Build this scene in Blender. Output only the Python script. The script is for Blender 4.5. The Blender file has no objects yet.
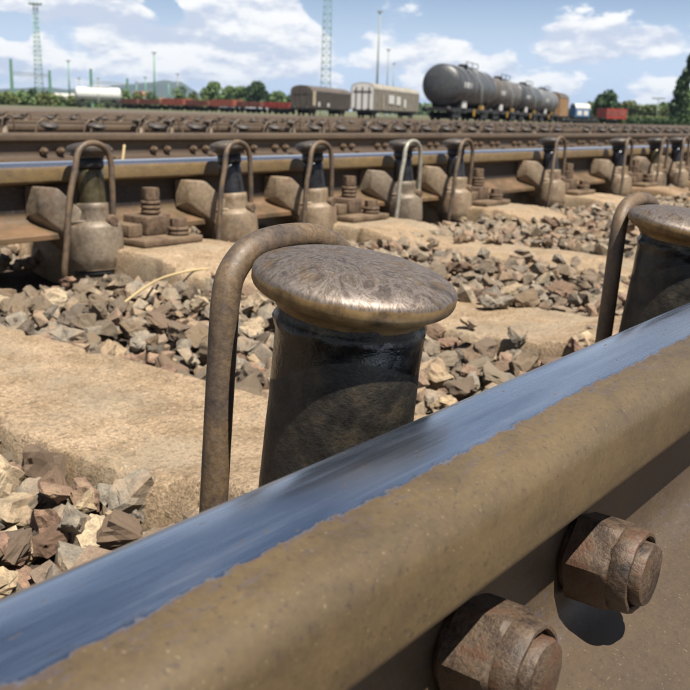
import bpy, bmesh, math, random
import numpy as np
from mathutils import Vector, Matrix, noise
random.seed(7); rng = np.random.default_rng(7)
S = bpy.context.scene
C = S.collection
PI = math.pi

# ------------------------------------------------------------------ camera
F_PX, YAW, PITCH, ROLL, CAM_H = 936.4, 0.64714, 0.24497, 0.03138, 0.1201
def cam_axes():
    cy, sy, cp, sp = math.cos(YAW), math.sin(YAW), math.cos(PITCH), math.sin(PITCH)
    f = Vector((cy*cp, sy*cp, -sp)); r0 = Vector((sy, -cy, 0)); u0 = r0.cross(f)
    cr, sr = math.cos(ROLL), math.sin(ROLL)
    return f, r0*cr + u0*sr, u0*cr - r0*sr
FW, RT, UP = cam_axes()
cam_d = bpy.data.cameras.new('camera'); cam = bpy.data.objects.new('camera', cam_d); C.objects.link(cam)
m = Matrix((RT, UP, -FW)).transposed().to_4x4(); m.translation = (0, 0, CAM_H); cam.matrix_world = m
cam_d.sensor_width = 36; cam_d.sensor_fit = 'HORIZONTAL'; cam_d.lens = 36*F_PX/690
cam_d.clip_start = 0.01; cam_d.clip_end = 12000
cam_d.dof.use_dof = True; cam_d.dof.focus_distance = 0.50; cam_d.dof.aperture_fstop = cam_d.lens/1.75
S.camera = cam
def azi(px):                       # compass direction (radians from +x) of an image column at the horizon
    d = FW + RT*((px-345)/F_PX) - UP*((104+.0265*px-345)/F_PX); return math.atan2(d.y, d.x)
def yard_z(d):                     # the yard falls away very gently behind the tracks
    return float(np.interp(d, [0, 25, 66, 120, 200, 300, 500], [-.29, -.42, -.56, -.70, -.88, -1.04, -1.25]))
def spot(px, dist):
    a = azi(px); return Vector((math.cos(a)*dist, math.sin(a)*dist, yard_z(dist)))

# ------------------------------------------------------------------ light, sky
SUN = Vector((-.30, -1.0, 2.1)).normalized()
EXPOSURE = 1.1
HAZE = 0.00009
world = bpy.data.worlds.new('World'); S.world = world; world.use_nodes = True
sun_d = bpy.data.lights.new('sun', 'SUN'); sun_d.energy = 5.0; sun_d.angle = math.radians(.5); sun_d.color = (1, .94, .84)
sun = bpy.data.objects.new('sun', sun_d); C.objects.link(sun)
sun.rotation_euler = SUN.to_track_quat('Z', 'Y').to_euler()
S.view_settings.view_transform = 'Standard'; S.view_settings.look = 'None'; S.view_settings.exposure = EXPOSURE; S.view_settings.gamma = 1

class NT:
    """small helper to write node trees"""
    def __init__(s, tree): s.t = tree; s.n = tree.nodes; s.l = tree.links
    def node(s, typ, **kw):
        n = s.n.new(typ)
        for k, v in kw.items(): setattr(n, k, v)
        return n
    def put(s, inp, v):
        if isinstance(v, bpy.types.NodeSocket): s.l.new(v, inp)
        elif v is not None: inp.default_value = v
    def math(s, op, a, b=None, c=None, clamp=False):
        n = s.node('ShaderNodeMath', operation=op, use_clamp=clamp)
        s.put(n.inputs[0], a); s.put(n.inputs[1], b)
        if c is not None: s.put(n.inputs[2], c)
        return n.outputs[0]
    def vmath(s, op, a, b=None):
        n = s.node('ShaderNodeVectorMath', operation=op); s.put(n.inputs[0], a); s.put(n.inputs[1], b); return n
    def noise(s, vec, scale, detail=3, rough=.5, dist=0):
        n = s.node('ShaderNodeTexNoise'); s.put(n.inputs['Vector'], vec); n.inputs['Scale'].default_value = scale
        n.inputs['Detail'].default_value = detail; n.inputs['Roughness'].default_value = rough; n.inputs['Distortion'].default_value = dist
        return n.outputs['Fac']
    def ss(s, v, a, b, lo=0., hi=1.):
        n = s.node('ShaderNodeMapRange', interpolation_type='SMOOTHSTEP'); s.put(n.inputs[0], v)
        n.inputs[1].default_value = a; n.inputs[2].default_value = b; n.inputs[3].default_value = lo; n.inputs[4].default_value = hi
        return n.outputs[0]
    def mix(s, f, a, b, mode='MIX'):
        n = s.node('ShaderNodeMix', data_type='RGBA', blend_type=mode); s.put(n.inputs[0], f)
        for i, v in ((6, a), (7, b)):
            if isinstance(v, tuple) and len(v) == 3: v = v+(1,)
            s.put(n.inputs[i], v)
        return n.outputs[2]
    def ramp(s, f, stops, interp='LINEAR'):
        n = s.node('ShaderNodeValToRGB'); s.put(n.inputs[0], f); cr = n.color_ramp; cr.interpolation = interp
        while len(cr.elements) < len(stops): cr.elements.new(.5)
        for e, (p, c) in zip(cr.elements, stops): e.position = p; e.color = tuple(c)+(1,)
        return n.outputs[0]

def build_world():
    w = NT(world.node_tree); w.n.clear()
    sky = w.node('ShaderNodeTexSky', sky_type='NISHITA', sun_disc=False)
    sky.sun_elevation = math.asin(SUN.z); sky.sun_rotation = math.atan2(SUN.x, SUN.y)
    sky.air_density = 1.1; sky.dust_density = 1.0; sky.ozone_density = 1.6; sky.altitude = 100
    tc = w.node('ShaderNodeTexCoord').outputs['Generated']
    sep = w.node('ShaderNodeSeparateXYZ'); w.put(sep.inputs[0], tc); z = sep.outputs[2]
    # cloud layers far away are squashed towards the horizon
    st = w.vmath('MULTIPLY', tc, (1, 1, 2.3)).outputs[0]
    off = w.vmath('ADD', st, (3.1, 1.7, .4)).outputs[0]
    n1 = w.noise(off, 8.5, 9, .58)
    n2 = w.noise(off, 2.2, 2, .5)
    # individual cumulus heaps: direction, radius, weight
    dens = w.math('ADD', w.math('MULTIPLY', n1, .9), w.math('MULTIPLY', n2, .35))
    for px, py, r, wt in HEAPS:
        d = (FW + RT*((px-345)/F_PX) - UP*((py-345)/F_PX)).normalized()
        v = w.vmath('SUBTRACT', tc, tuple(d)).outputs[0]
        v = w.vmath('MULTIPLY', v, (1, 1, 1.7)).outputs[0]
        ln = w.node('ShaderNodeVectorMath', operation='LENGTH'); w.put(ln.inputs[0], v)
        g = w.ss(w.math('ADD', ln.outputs['Value'], w.math('MULTIPLY', w.math('SUBTRACT', n1, .5), .10)), 0, r, wt, 0)
        dens = w.math('ADD', dens, g)
    # fewer clouds overhead
    dens = w.math('SUBTRACT', dens, w.ss(z, .12, .5, 0, .17))
    mask = w.ss(dens, .560, .625)
    # same field sampled a little higher: bases are grey, tops are white
    up = w.vmath('ADD', off, (0, 0, .022)).outputs[0]
    n3 = w.noise(up, 8.5, 9, .58)
    shade = w.ss(w.math('SUBTRACT', n1, n3), -.07, .07)
    cl = w.mix(shade, (5.9, 6.5, 7.8), (10.2, 10.1, 9.9))
    hz = w.ss(z, .04, .20, 1, 0)
    skc = w.mix(1., sky.outputs[0], (.66, .66, .66), 'MULTIPLY')
    base = w.mix(w.math('MULTIPLY', hz, .92), skc, w.mix(w.ss(z, .05, .16), (6.0, 7.3, 9.1), (3.0, 4.9, 8.6)))
    thin = w.ss(dens, .50, .68, 0, .4)
    base = w.mix(thin, base, (4.9, 6.3, 8.7))
    col = w.mix(w.math('MULTIPLY', mask, .92), base, cl)
    bg = w.node('ShaderNodeBackground'); w.put(bg.inputs[0], col); bg.inputs[1].default_value = 0.05
    out = w.node('ShaderNodeOutputWorld'); w.l.new(bg.outputs[0], out.inputs[0])
HEAPS = [(245, 25, .10, .26), (200, 42, .06, .15), (150, 60, .09, .08), (430, 75, .10, .07), (290, 45, .06, .10), (120, 25, .07, .10), (18, 55, .05, .08), (168, 8, .045, -.30), (335, 4, .05, -.26),
         (560, 40, .05, .16), (650, 36, .035, .18), (600, 45, .04, .10), (500, 12, .10, -.28), (650, 10, .06, -.2), (10, 30, .03, -.12), (450, 50, .06, .06), (380, 25, .04, .05), (30, 5, .05, .05), (350, 70, .09, -.03)]
build_world()

# ------------------------------------------------------------------ materials
def principled(name):
    m = bpy.data.materials.new(name); m.use_nodes = True
    t = NT(m.node_tree); b = t.n['Principled BSDF']
    return m, t, b
def coords(t, kind='Object'): return t.node('ShaderNodeTexCoord').outputs[kind]
def bump(t, b, h, strength, dist):
    n = t.node('ShaderNodeBump'); n.inputs['Strength'].default_value = strength; n.inputs['Distance'].default_value = dist
    t.put(n.inputs['Height'], h); t.l.new(n.outputs[0], b.inputs['Normal'])
K = .54                             # scales base colours down under a raised exposure, which deepens the shaded parts
def dim(c, k=None): return tuple(v*(k or K) for v in c)
def mottled(name, cols, scale, rough=.8, metal=0., bs=.3, bd=.001, speck=None, fine=6.0, det=6, spec=.5, grit=False, stain=None):
    """surface with blotchy colour, fine grain and a little relief"""
    m, t, b = principled(name); cols = [dim(c) for c in cols]
    oi = t.node('ShaderNodeObjectInfo'); cx = t.node('ShaderNodeCombineXYZ'); t.put(cx.inputs[0], t.math('MULTIPLY', oi.outputs['Random'], 7.3)); t.put(cx.inputs[1], t.math('MULTIPLY', oi.outputs['Random'], 3.1))
    co = t.vmath('ADD', coords(t), cx.outputs[0]).outputs[0]
    n = t.noise(co, scale, det, .62)
    k = len(cols)
    c = t.ramp(n, [(.30+.42*i/(k-1), x) for i, x in enumerate(cols)])
    nf = t.noise(co, scale*fine, 3, .7)
    c = t.mix(1.0, c, t.ramp(nf, [(.25, (.62, .62, .62)), (.75, (1.25, 1.25, 1.25))]), 'MULTIPLY')
    if speck:
        speck = (dim(speck[0]),)+tuple(speck[1:])
        v = t.node('ShaderNodeTexVoronoi'); t.put(v.inputs['Vector'], co); v.inputs['Scale'].default_value = speck[1]
        msk = t.ss(v.outputs['Distance'], speck[2]*.6, speck[2], 1, 0)
        sel = t.ss(t.noise(co, speck[1]*.35, 2), speck[3], speck[3]+.06)
        c = t.mix(t.math('MULTIPLY', t.math('MULTIPLY', msk, sel), .6), c, speck[0])
    if stain:
        c = t.mix(t.ss(t.noise(co, scale*1.7, 5, .7), .52, .66, 0, .75), c, stain)
        c = t.mix(t.ss(t.noise(co, scale*.8, 4, .6), .56, .66, 0, .6), c, (.028, .021, .016))
    t.put(b.inputs['Base Color'], c)
    b.inputs['Metallic'].default_value = metal; b.inputs['Specular IOR Level'].default_value = spec
    t.put(b.inputs['Roughness'], t.ss(nf, .2, .8, max(.05, rough-.12), min(1, rough+.1)))
    h = t.math('ADD', t.math('MULTIPLY', nf, .5), n)
    if grit:                        # exposed sand grains and small pores
        g1 = t.noise(co, 330, 4, .75); g2 = t.noise(co, 130, 5, .7)
        c = t.mix(1., c, t.ramp(g1, [(.30, (.55, .53, .50)), (.5, (1, 1, 1)), (.68, (1.45, 1.42, 1.36))]), 'MULTIPLY')
        c = t.mix(t.ss(g2, .60, .68, 0, .6), c, (.075, .055, .038))
        c = t.mix(t.ss(t.noise(co, 5, 5, .65), .45, .62, 0, .5), c, (.22, .185, .135))
        t.put(b.inputs['Base Color'], c); h = t.math('ADD', h, t.math('ADD', t.math('MULTIPLY', g1, .8), t.math('MULTIPLY', t.ss(g2, .52, .66, 1, 0), .5)))
    bump(t, b, h, bs, bd)
    return m
def plain(name, col, rough=.6, metal=0., var=.18, scale=3.):
    col = dim(col, .60)
    m, t, b = principled(name); co = coords(t)
    n = t.noise(co, scale, 5, .6)
    lo = tuple(x*(1-var) for x in col); hi = tuple(min(1, x*(1+var)) for x in col)
    t.put(b.inputs['Base Color'], t.ramp(n, [(.3, lo), (.7, hi)]))
    b.inputs['Roughness'].default_value = rough; b.inputs['Metallic'].default_value = metal
    return m

def rail_material(name, worn_hi, worn_lo, web=None, foot=None, tint=None, jk=1., rr=(.16, .34), dust=((.090, .062, .029), (.067, .046, .023), (.040, .028, .016))):
    """running band of bare polished steel between worn_lo and worn_hi (across the head), dusty rust elsewhere"""
    m, t, b = principled(name); co = coords(t)
    sp = t.node('ShaderNodeSeparateXYZ'); t.put(sp.inputs[0], co)
    y, z = sp.outputs[1], sp.outputs[2]
    st = t.vmath('MULTIPLY', co, (.35, 1, 1)).outputs[0]
    jag = t.math('MULTIPLY', t.math('SUBTRACT', t.noise(st, 260, 5, .65), .5), .010*jk)
    jag2 = t.math('MULTIPLY', t.math('SUBTRACT', t.noise(st, 35, 3, .5), .5), .0035*jk)
    yy = t.math('ADD', y, t.math('ADD', jag, jag2))
    a = t.ss(yy, worn_lo-.0018, worn_lo+.0016); c2 = t.ss(yy, worn_hi-.001, worn_hi+.001, 1, 0)
    top = t.ss(z, -.016, -.010)
    msk = t.math('MULTIPLY', t.math('MULTIPLY', a, c2), top)
    n = t.noise(t.vmath('MULTIPLY', co, (.6, 1, 1)).outputs[0], 60, 8, .68); nl = t.noise(t.vmath('MULTIPLY', co, (.5, 1, 1)).outputs[0], 9, 3, .5)
    nf = t.noise(co, 420, 4, .7)
    dcol = t.ramp(t.math('ADD', t.math('MULTIPLY', n, .6), t.math('MULTIPLY', nl, .4)), [(.34, dust[2]), (.47, dust[1]), (.62, dust[0])])
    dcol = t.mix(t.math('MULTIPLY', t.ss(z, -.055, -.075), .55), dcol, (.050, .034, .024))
    if web: dcol = t.mix(t.math('MULTIPLY', t.ss(z, -.040, -.046), t.ss(z, -.108, -.098)), dcol, web)      # near-black painted on the web as the head's shadow
    if foot: dcol = t.mix(t.math('MULTIPLY', t.ss(z, -.100, -.112), t.ss(t.noise(co, 12, 5, .6), .40, .62)), dcol, foot)      # reddish rust along the foot
    # thin purple-grey scuffs where wheels brushed the edge beside the band
    near = t.math('MULTIPLY', t.ss(yy, worn_lo-.018, worn_lo-.001), t.ss(t.noise(st, 260, 7, .85), .53, .60))
    dcol = t.mix(t.math('MULTIPLY', near, .75), dcol, (.062, .050, .056))
    dcol = t.mix(1., dcol, t.ramp(nf, [(.3, (.86, .86, .86)), (.7, (1.12, 1.12, 1.12))]), 'MULTIPLY')
    gl = t.ss(t.noise(co, 620, 2, .6), .66, .74)
    dcol = t.mix(t.math('MULTIPLY', gl, .45), dcol, (.22, .17, .11))
    pit = t.ss(t.noise(co, 340, 5, .75), .57, .64)
    dcol = t.mix(t.math('MULTIPLY', pit, .6), dcol, (.030, .022, .017))
    # steel with drag lines along the rail
    ln = t.vmath('MULTIPLY', co, (3, 420, 60)).outputs[0]
    sc = t.noise(ln, 1.0, 4, .6)
    sm = t.noise(t.vmath('MULTIPLY', co, (9, 60, 60)).outputs[0], 1., 5, .65)
    steel = t.ramp(sm, [(.3, (.22, .28, .38)), (.6, (.36, .43, .55)), (.75, (.50, .54, .62))])
    if tint: steel = t.mix(.75, steel, tint)
    lines = t.noise(t.vmath('MULTIPLY', co, (5, 1500, 200)).outputs[0], 1., 3, .6)
    steel = t.mix(1., steel, t.ramp(lines, [(.3, (.88, .88, .89)), (.5, (1, 1, 1)), (.72, (1.10, 1.10, 1.09))]), 'MULTIPLY')
    fleck = t.ss(t.noise(st, 330, 3, .5), .70, .735)
    stain = t.ss(t.noise(st, 70, 5, .7), .62, .72)
    steel = t.mix(t.math('MULTIPLY', stain, .35), steel, (.20, .17, .15))
    steel = t.mix(fleck, steel, (.28, .19, .12))
    msk = t.math('MULTIPLY', msk, t.math('SUBTRACT', 1., fleck))
    mm = t.ss(msk, .40, .80); fin = t.mix(mm, dcol, steel)
    t.put(b.inputs['Metallic'], t.math('MULTIPLY', mm, .95))
    rs = t.ss(t.math('ADD', t.math('MULTIPLY', sc, .5), t.math('MULTIPLY', sm, .5)), .3, .7, *rr)
    mr = t.node('ShaderNodeMix'); t.put(mr.inputs[0], mm); mr.inputs[2].default_value = .50; t.put(mr.inputs[3], rs)
    t.put(b.inputs['Roughness'], mr.outputs[0])
    h = t.mix(msk, t.math('ADD', t.math('MULTIPLY', n, .5), t.math('MULTIPLY', nf, .2)), t.math('ADD', .62, t.math('MULTIPLY', sc, .03)))
    edge = t.math('MULTIPLY', t.math('MULTIPLY', msk, t.math('SUBTRACT', 1., msk)), 2.0, clamp=True)
    t.put(b.inputs['Base Color'], t.mix(edge, fin, (.055, .040, .045)))
    bump(t, b, h, .30, .0006)
    return m

DUST = ((.30, .195, .09), (.215, .14, .065), (.13, .085, .045))
M = {}
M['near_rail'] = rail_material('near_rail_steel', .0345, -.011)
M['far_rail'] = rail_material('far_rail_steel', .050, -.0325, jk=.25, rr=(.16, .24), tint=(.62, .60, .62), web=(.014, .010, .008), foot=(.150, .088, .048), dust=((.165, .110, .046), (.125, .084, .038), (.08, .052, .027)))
M['old_rail'] = rail_material('old_rail_rust', -.05, -.06, dust=((.092, .062, .034), (.068, .046, .027), (.04, .027, .018)))
M['rust'] = mottled('rust', [(.05, .034, .024), (.14, .085, .05), (.23, .15, .09), (.15, .105, .07)], 90, .85, 0, .8, .0016, fine=7)
M['nut_rust'] = mottled('flaking_rust', [(.028, .019, .013), (.080, .048, .030), (.14, .094, .058), (.135, .062, .032), (.095, .062, .04)], 75, .62, .15, .7, .0010, fine=8)
M['plate_rust'] = mottled('dusty_rust', [(.12, .07, .042), (.22, .145, .085), (.30, .205, .125)], 30, .85, 0, .6, .002)
M['hoop'] = mottled('rusty_rod', [(.065, .048, .042), (.14, .10, .072), (.23, .15, .082), (.17, .13, .105)], 40, .6, .1, .6, .0008, fine=9)
M['hoop_pale'] = mottled('pale_galvanised_rod', [(.38, .35, .28), (.5, .47, .39), (.6, .57, .5)], 45, .5, .3, .3, .0006)
M['casting'] = mottled('dusty_casting', [(.13, .09, .06), (.30, .215, .135), (.38, .28, .18), (.20, .145, .095)], 14, .58, .1, .5, .002, fine=9, stain=(.115, .062, .034))
M['casting_grey'] = mottled('grey_dusty_casting', [(.13, .10, .075), (.29, .225, .16), (.36, .29, .205)], 14, .55, .15, .5, .002, fine=9, stain=(.10, .065, .04))
M['dark_steel'] = mottled('oily_dark_steel', [(.03, .03, .034), (.075, .075, .085), (.12, .12, .13)], 14, .35, .6, .2, .0006)
M['black_rubber'] = plain('black_rubber', (.015, .015, .016), .6)
M['olive_steel'] = mottled('oily_olive_steel', [(.035, .03, .018), (.12, .095, .045), (.20, .165, .085)], 16, .38, .5, .2, .0006)
M['concrete'] = mottled('dusty_concrete', [(.34, .24, .145), (.50, .365, .235), (.62, .465, .31)], 14, .92, 0, .8, .0025, speck=((.66, .54, .40), 130, .36, .56), fine=14, spec=.2, grit=True)
M['far_concrete'] = mottled('brown_concrete', [(.24, .155, .09), (.36, .24, .145), (.46, .33, .21)], 9, .92, 0, .5, .003, fine=14, spec=.2)
M['straw'] = plain('dry_straw', (.62, .47, .24), .7)

def cap_material():
    m, t, b = principled('worn_cap_steel'); co = coords(t)
    sp = t.node('ShaderNodeSeparateXYZ'); t.put(sp.inputs[0], co); z = sp.outputs[2]
    flat = t.vmath('ADD', t.vmath('MULTIPLY', co, (1, 1, 0)).outputs[0], (.007, -.012, .008)).outputs[0]
    rad = t.vmath('NORMALIZE', flat).outputs[0]
    wv = t.vmath('ADD', t.vmath('MULTIPLY', rad, (1.7, 1.7, 0)).outputs[0], t.vmath('MULTIPLY', flat, (46, 62, 0)).outputs[0]).outputs[0]
    sw = t.noise(wv, 1., 8, .66, 1.3)
    n = t.noise(co, 70, 6, .65); nf = t.noise(co, 500, 3, .7)
    scr = t.noise(t.vmath('MULTIPLY', co, (60, 900, 200)).outputs[0], 1., 4, .6, .6)
    c = t.ramp(sw, [(.28, (.05, .040, .035)), (.44, (.125, .10, .086)), (.52, (.20, .168, .148)), (.57, (.105, .082, .064)), (.72, (.26, .225, .20))])
    c = t.mix(t.ss(n, .52, .68, 0, .6), c, (.15, .095, .045))
    c = t.mix(1., c, t.ramp(nf, [(.3, (.75,)*3), (.7, (1.2,)*3)]), 'MULTIPLY')
    rim = t.ss(t.math('ADD', z, t.math('MULTIPLY', t.math('SUBTRACT', n, .5), .006)), -.0022, -.0006, 1, 0)
    rc = t.ramp(n, [(.33, (.045, .028, .014)), (.5, (.155, .095, .038)), (.68, (.25, .16, .065))])
    c = t.mix(rim, c, rc)
    t.put(b.inputs['Base Color'], c)
    t.put(b.inputs['Metallic'], t.ss(rim, 0, 1, .7, .35))
    t.put(b.inputs['Roughness'], t.math('ADD', t.ss(sw, .35, .7, .46, .62), t.math('MULTIPLY', rim, .02)))
    h = t.math('ADD', t.math('MULTIPLY', sw, .8), t.math('ADD', t.math('MULTIPLY', n, .3), t.math('MULTIPLY', scr, .10)))
    bump(t, b, h, .5, .0012)
    return m
M['cap'] = cap_material()
M['far_cap'] = mottled('dull_cap_steel', [(.07, .062, .058), (.15, .13, .115), (.24, .19, .145)], 22, .55, .35, .3, .001)

def stem_material():
    m, t, b = principled('greasy_black_stem'); co = coords(t)
    sp = t.node('ShaderNodeSeparateXYZ'); t.put(sp.inputs[0], co); z = sp.outputs[2]
    n = t.noise(co, 60, 6, .65); nf = t.noise(co, 420, 4, .7)
    c = t.ramp(n, [(.40, (.004, .004, .005)), (.55, (.012, .011, .010)), (.66, (.04, .03, .02)), (.78, (.09, .07, .045))])
    # dusty worn zone below the arc, tar above
    zz = t.math('ADD', z, t.math('MULTIPLY', t.math('SUBTRACT', t.noise(co, 26, 4, .6), .5), .0035))
    uu = t.math('ADD', t.math('MULTIPLY', sp.outputs[0], .59), t.math('MULTIPLY', sp.outputs[1], -.8)); uu = t.math('SUBTRACT', uu, .005)
    xx = t.math('MULTIPLY', uu, uu)
    arc = t.math('ADD', zz, t.math('MULTIPLY', xx, 13.))
    dust = t.ss(arc, -.0325, -.0312, 1, 0)
    dc = t.ramp(t.noise(co, 90, 6, .7), [(.36, (.009, .008, .007)), (.52, (.022, .019, .015)), (.64, (.045, .034, .021)), (.78, (.04, .037, .033))])
    c = t.mix(dust, c, dc)
    upper = t.ss(zz, -.026, -.018)
    bronze = t.ramp(n, [(.38, (.008, .007, .006)), (.55, (.035, .025, .012)), (.7, (.12, .09, .045))])
    c = t.mix(t.math('MULTIPLY', upper, .85), c, bronze)
    t.put(b.inputs['Base Color'], c)
    t.put(b.inputs['Metallic'], t.ss(upper, 0, 1, .1, .5))
    t.put(b.inputs['Roughness'], t.math('ADD', t.ss(n, .3, .7, .12, .28), t.math('MULTIPLY', dust, .34)))
    bump(t, b, t.math('ADD', n, t.math('MULTIPLY', nf, .3)), .8, .0016)
    return m
M['stem'] = stem_material()

def stone_material(name, stops, unit=False):
    m, t, b = principled(name); co = coords(t, 'Object')
    g = t.node('ShaderNodeNewGeometry'); oi = t.node('ShaderNodeObjectInfo')
    if unit: co = t.vmath('MULTIPLY', co, (.021, .021, .021)).outputs[0]
    r = t.math('FRACT', t.math('ADD', g.outputs['Random Per Island'], oi.outputs['Random']))
    c = t.ramp(r, stops)
    off = t.vmath('ADD', co, None); cv = t.node('ShaderNodeCombineXYZ')
    t.put(cv.inputs[0], t.math('MULTIPLY', oi.outputs['Random'], 13)); t.put(off.inputs[1], cv.outputs[0])
    n = t.noise(off.outputs[0], 70, 7, .7); nf = t.noise(off.outputs[0], 480, 3, .75)
    c = t.mix(1., c, t.ramp(n, [(.3, (.50, .47, .45)), (.5, (1, 1, 1)), (.70, (1.6, 1.5, 1.36))]), 'MULTIPLY')
    c = t.mix(1., c, t.ramp(nf, [(.28, (.66, .66, .66)), (.72, (1.3, 1.3, 1.3))]), 'MULTIPLY')
    dust = t.ss(t.noise(off.outputs[0], 24, 4, .6), .46, .66, 0, .6)
    c = t.mix(dust, c, (.24, .17, .11))
    t.put(b.inputs['Base Color'], c); b.inputs['Roughness'].default_value = .88; b.inputs['Specular IOR Level'].default_value = .3
    bump(t, b, t.math('ADD', n, t.math('MULTIPLY', nf, .35)), .75, .003)
    return m
ST_MIX = [(0, (.30, .235, .165)), (.14, (.23, .19, .145)), (.28, (.34, .255, .17)), (.40, (.27, .17, .12)), (.5, (.26, .215, .16)), (.62, (.37, .31, .23)), (.75, (.20, .175, .145)), (.86, (.31, .215, .15)), (1, (.28, .245, .195))]
DM = lambda st, k=.60: [(p, dim(c, k)) for p, c in st]
M['stone'] = stone_material('ballast_stone', DM(ST_MIX))
M['stone_tan'] = stone_material('tan_stone', DM([(0, (.40, .30, .19)), (1, (.48, .39, .27))]), unit=True)
M['stone_red'] = stone_material('reddish_stone', DM([(0, (.25, .155, .11)), (1, (.31, .21, .15))]), unit=True)
M['stone_grey'] = stone_material('grey_stone', DM([(0, (.23, .20, .16)), (1, (.31, .27, .215))]), unit=True)
M['stone_pale'] = stone_material('pale_stone', DM([(0, (.42, .37, .29)), (1, (.50, .44, .35))]), unit=True)
M['stone_unit'] = stone_material('single_ballast_stone', DM(ST_MIX), unit=True)
M['stone_far'] = stone_material('pale_ballast_stone', DM([(0, (.38, .31, .23)), (.3, (.28, .24, .19)), (.6, (.45, .37, .27)), (.8, (.30, .21, .15)), (1, (.5, .43, .33))], .58))
M['bed'] = mottled('ballast_dirt', [(.04, .03, .02), (.085, .06, .04), (.15, .105, .07)], 40, .95, 0, 1., .01, fine=5)

# ------------------------------------------------------------------ mesh tools
class MB:
    """collects shapes; build() links them as ONE mesh object"""
    def __init__(s): s.v = []; s.f = []; s.sm = []
    def add(s, vs, fs, smooth=False, T=None):
        o = len(s.v)
        s.v += [tuple(T @ Vector(p)) if T else tuple(p) for p in vs]
        s.f += [tuple(i+o for i in f) for f in fs]; s.sm += [smooth]*len(fs); return s
    def box(s, x0, x1, y0, y1, z0, z1, T=None, bev=0.):
        if bev <= 0:
            v = [(x, y, z) for x in (x0, x1) for y in (y0, y1) for z in (z0, z1)]
            f = [(0, 1, 3, 2), (4, 6, 7, 5), (0, 4, 5, 1), (2, 3, 7, 6), (0, 2, 6, 4), (1, 5, 7, 3)]
            return s.add(v, f, False, T)
        bm = bmesh.new(); r = bmesh.ops.create_cube(bm, size=1)
        for q in bm.verts: q.co = Vector((x0+(x1-x0)*(q.co.x+.5), y0+(y1-y0)*(q.co.y+.5), z0+(z1-z0)*(q.co.z+.5)))
        bmesh.ops.bevel(bm, geom=bm.edges[:], offset=bev, segments=2, affect='EDGES', profile=.5)
        return s.bm(bm, T)
    def bm(s, bm, T=None, smooth=False):
        bm.verts.ensure_lookup_table(); bm.verts.index_update()
        s.add([q.co.copy() for q in bm.verts], [[q.index for q in f.verts] for f in bm.faces], smooth, T); bm.free(); return s
    def lathe(s, prof, n=48, T=None, smooth=True, c=(0, 0)):
        """profile [(r, z)...] about the z axis through c; ends closed"""
        vs, fs, rings = [], [], []
        for r, z in prof:
            if r <= 1e-6: rings.append([len(vs)]); vs.append((c[0], c[1], z))
            else:
                rings.append(list(range(len(vs), len(vs)+n)))
                vs += [(c[0]+r*math.cos(2*PI*k/n), c[1]+r*math.sin(2*PI*k/n), z) for k in range(n)]
        for A, B in zip(rings, rings[1:]):
            for k in range(n):
                a, b = A[k % len(A)], A[(k+1) % len(A)]; c2, d = B[(k+1) % len(B)], B[k % len(B)]
                if len(A) == 1 and len(B) == 1: continue
                if len(A) == 1: fs.append((a, c2, d))
                elif len(B) == 1: fs.append((a, b, d))
                else: fs.append((a, b, c2, d))
        if len(rings[0]) > 1: fs.append(tuple(rings[0][::-1]))
        if len(rings[-1]) > 1: fs.append(tuple(rings[-1]))
        return s.add(vs, fs, smooth, T)
    def tube(s, pts, r, n=12, T=None, smooth=True):
        pts = [Vector(p) for p in pts]; rr = r if isinstance(r, (list, tuple)) else [r]*len(pts)
        t0 = (pts[1]-pts[0]).normalized(); u = t0.orthogonal().normalized(); vs, fs = [], []
        for i, p in enumerate(pts):
            t = (pts[min(i+1, len(pts)-1)]-pts[max(i-1, 0)]).normalized()
            u = (u-t*u.dot(t)).normalized(); w = t.cross(u)
            vs += [p+(u*math.cos(2*PI*k/n)+w*math.sin(2*PI*k/n))*rr[i] for k in range(n)]
        for i in range(len(pts)-1):
            for k in range(n):
                a = i*n+k; b = i*n+(k+1) % n; fs.append((a, b, b+n, a+n))
        fs.append(tuple(range(n))[::-1]); fs.append(tuple(range((len(pts)-1)*n, len(pts)*n)))
        return s.add(vs, fs, smooth, T)
    def prism(s, prof, x0, x1, nx=1, T=None, smooth=False, caps=True):
        """closed (y,z) outline swept along x"""
        k = len(prof); vs = []; fs = []
        for i in range(nx+1):
            x = x0+(x1-x0)*i/nx; vs += [(x, y, z) for y, z in prof]
        for i in range(nx):
            for j in range(k):
                a = i*k+j; b = i*k+(j+1) % k; fs.append((a, b, b+k, a+k))
        s.add(vs, fs, smooth, T)
        if caps: s.add([(x0, y, z) for y, z in prof], [tuple(range(k))[::-1]], False, T); s.add([(x1, y, z) for y, z in prof], [tuple(range(k))], False, T)
        return s
    def hexa(s, secs, T=None, bev=0.):
        """loft through quads: secs = list of 4 points each"""
        vs = [p for q in secs for p in q]; fs = []
        for i in range(len(secs)-1):
            for k in range(4):
                a = i*4+k; b = i*4+(k+1) % 4; fs.append((a, b, b+4, a+4))
        fs.append((3, 2, 1, 0)); e = 4*(len(secs)-1); fs.append((e, e+1, e+2, e+3))
        if bev:
            bm = bmesh.new(); q = [bm.verts.new(v) for v in vs]
            for f in fs: bm.faces.new([q[i] for i in f])
            bmesh.ops.recalc_face_normals(bm, faces=bm.faces[:])
            bmesh.ops.bevel(bm, geom=bm.edges[:], offset=bev, segments=2, affect='EDGES', profile=.5)
            return s.bm(bm, T)
        return s.add(vs, fs, False, T)
    def mesh(s, name, mat):
        me = bpy.data.meshes.new(name); me.from_pydata(s.v, [], s.f); me.validate()
        if len(me.polygons) == len(s.sm): me.polygons.foreach_set('use_smooth', s.sm)
        me.materials.append(mat)
        bm = bmesh.new(); bm.from_mesh(me); bmesh.ops.recalc_face_normals(bm, faces=bm.faces[:]); bm.to_mesh(me); bm.free()
        return me
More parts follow.
